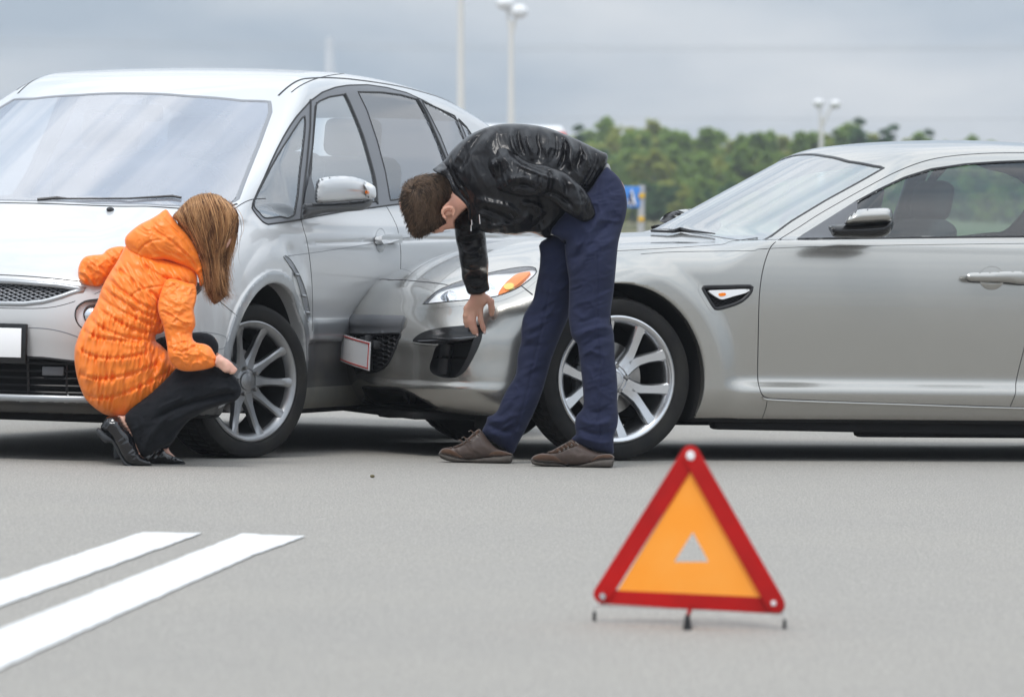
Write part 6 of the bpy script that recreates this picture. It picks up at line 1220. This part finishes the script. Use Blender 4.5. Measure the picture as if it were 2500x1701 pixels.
for k in range(40): tree(1335+k*30+RNG.uniform(-9, 9), RNG.uniform(430, 470), RNG.uniform(206, 218), [4, 1, 0, 4, 3][k % 5], 2)
conc = mat('grey_concrete', (.66, .65, .62), .8); lampw = mat('pale_lamp_housing', (.75, .76, .77), .4)
def post(px, ytop, Y, r, heads, label, base_py=None):
    T_ = at(px, ytop, Y); e = empty('lamp_post', (T_[0], Y, 0), 0, label, 'lamp post'); h = T_[2]; e.rotation_euler = (0, -rho, 0); e.location.x = T_[0]+h*math.sin(rho)*1.0
    MB().tube([(0, 0, -.3), (0, 0, h*.5), (0, 0, h)], [r*1.25, r*1.0, r*.7], 12).build('pole', conc, e)
    for dx, dz in heads:
        mb = MB(); mb.tube([(0, 0, h-.6), (dx*.6, 0, h+dz*.8-.1), (dx, 0, h+dz)], r*.35, 8); mb.build('arm', conc, e); MB().ell((dx, 0, h+dz+.05), (.25, .25, .19)).build('lamp_head', lampw, e)
post(1125, -60, 120, .10, [(-.6, .1), (.6, .1)], 'tall grey concrete lamp post cut off by the top edge of the photo')
post(1248, 52, 128, .095, [(-.16, .42), (.20, .20)], 'lamp post with two white lamp heads close together above the man')
post(2005, 285, 215, .13, [(-.12, .55), (.62, .5)], 'distant lamp post with two white heads above the sports coupe roof')
# road sign
Ys = 62.; c = at(1545, 481, Ys); e = empty('road_sign', (at(1565, 560, Ys)[0], Ys, 0), 0, 'blue rectangular sign with white figure on a grey post behind the man', 'road sign')
lx = float(e.location.x); zt_, zb_ = at(1545, 455, Ys)[2], at(1545, 507, Ys)[2]; x0, x1 = at(1503, 480, Ys)[0]-lx, at(1571, 480, Ys)[0]-lx
MB().tube([(0, .03, -.2), (0, .03, zt_+.02)], .045, 10).build('post', mat('post_grey', (.42, .42, .41), .6), e)
MB().box(((x0+x1)/2, 0, (zt_+zb_)/2), (x1-x0, .02, zt_-zb_), None, .003).build('sign_panel', mat('sign_blue', (.05, .22, .62), .5), e)
V = [(x0+.13, -.013, zb_+.03), (x1-.09, -.013, zb_+.03), ((x0+x1)/2+.03, -.013, zt_-.03)]; obj('sign_triangle', V, [[0, 1, 2]], M['white'], e, smooth=False)
mb = MB(); fx = (x0+x1)/2; mb.box((fx+.02, -.017, zt_-.10), (.03, .004, .03)); mb.box((fx+.01, -.017, zt_-.16), (.045, .004, .08)); mb.box((fx-.01, -.017, zt_-.22), (.025, .004, .07), Matrix.Rotation(.5, 4, 'Y')); mb.box((fx+.045, -.017, zt_-.22), (.025, .004, .07), Matrix.Rotation(-.5, 4, 'Y')); mb.build('walking_figure', mat('sign_dark', (.02, .03, .10), .5), e, smooth=False)
for pz in (478, 535): MB().box((.0, -.02, at(1565, pz, Ys)[2]), (.075, .012, .06), None, .002).build('yellow_band', mat('sign_yellow', (.7, .42, .02), .6), e)
# distant white van seen over the man's back
Yv = 75.; vl = at(1140, 318, Yv); vr = at(1378, 318, Yv); e = empty('delivery_van', ((vl[0]+vr[0])/2, Yv, 0), 0, 'white high-roofed van with red rear lamps, far behind the bending man', 'van')
wv = vr[0]-vl[0]; hv = at(1260, 309, Yv)[2]; vm = mat('white_van_paint', (.75, .76, .77), .35, coat=.5)
MB().box((0, 0, .35+(hv-.35)/2), (wv, 1.9, hv-.35), None, .10, 4).build('van_body', vm, e)
for sx in (-.28, .0, .28): MB().box((sx*wv, -.955, hv*.72), (wv*.24, .02, hv*.22), None, .01).build('window', M['gloss'], e)
for sx in (-.34, .36): MB().lathe([(0, -.02), (.30, -.02), (.33, 0), (.33, .2), (0, .2)], 24).build('wheel', M['rubber'], e, xf=Matrix.Translation((sx*wv, -.92, .33)))
MB().box((wv/2-.05, -.90, hv-.22), (.14, .16, .24), None, .03).build('tail_lamp', M['platered'], e)
# faint far mast and power cables
e = empty('chimney', (at(800, 600, 900)[0], 900, 0), 0, 'faint pale tower far away beyond the family car roof', 'tower'); ht = at(800, 92, 900)[2]
MB().lathe([(0, 0)], 3) if 0 else None
MB().tube([(0, 0, 0), (0, 0, ht*.55), (-.4, 0, ht)], [2.0, 1.5, .7], 12).build('shaft', mat('hazy_concrete', (.60, .62, .64), .9), e); MB().tube([(0, 0, ht*.75), (0, 0, ht*.76)], [2.2, 2.2], 12).build('platform', mat('hazy_metal', (.6, .62, .64), .9), e)
cab = mat('cable_metal', (.45, .47, .50), .8)
for k, (ya, yb_, zmid) in enumerate(((90, 112, 108), (105, 118, 116), (262, 290, 272))):
    xs_ = np.linspace(-300, 2800, 20); ys_ = ya+(yb_-ya)*(xs_+300)/3100+18*(1-((xs_-1250)/1550)**2)*.6; P = at(xs_, ys_, 420.+0*xs_); o = MB().tube(P-P[10], .032, 4, False).build('power_cable', cab, None); o.location = P[10]
    tag(o, ['upper of two overhead cables crossing the sky near the top', 'lower of two overhead cables crossing the sky near the top', 'overhead cable crossing the sky low above the wood'][k], 'cable')

# ------------------------------------------------------------------ light haze over the lot and the far wood
mb = MB(); mb.box((0, 470, 34), (900, 980, 70)); hz = mb.build('haze', None, None, smooth=False) if 0 else None
me = bpy.data.meshes.new('haze'); x0, x1, y0, y1, z0, z1 = -450, 450, -30, 960, -1, 75
me.from_pydata([(x, y, z) for x in (x0, x1) for y in (y0, y1) for z in (z0, z1)], [], [[0, 1, 3, 2], [4, 6, 7, 5], [0, 4, 5, 1], [2, 3, 7, 6], [0, 2, 6, 4], [1, 5, 7, 3]])
hm_ = bpy.data.materials.new('thin_haze'); hm_.use_nodes = True; t = hm_.node_tree; t.nodes.clear(); o = t.nodes.new('ShaderNodeOutputMaterial'); v = t.nodes.new('ShaderNodeVolumePrincipled')
v.inputs['Color'].default_value = (.86, .92, 1, 1); v.inputs['Density'].default_value = .0006; v.inputs['Anisotropy'].default_value = .2; t.links.new(v.outputs[0], o.inputs['Volume']); me.materials.append(hm_)
hz = bpy.data.objects.new('haze', me); COL.objects.link(hz); hz['kind'] = 'stuff'
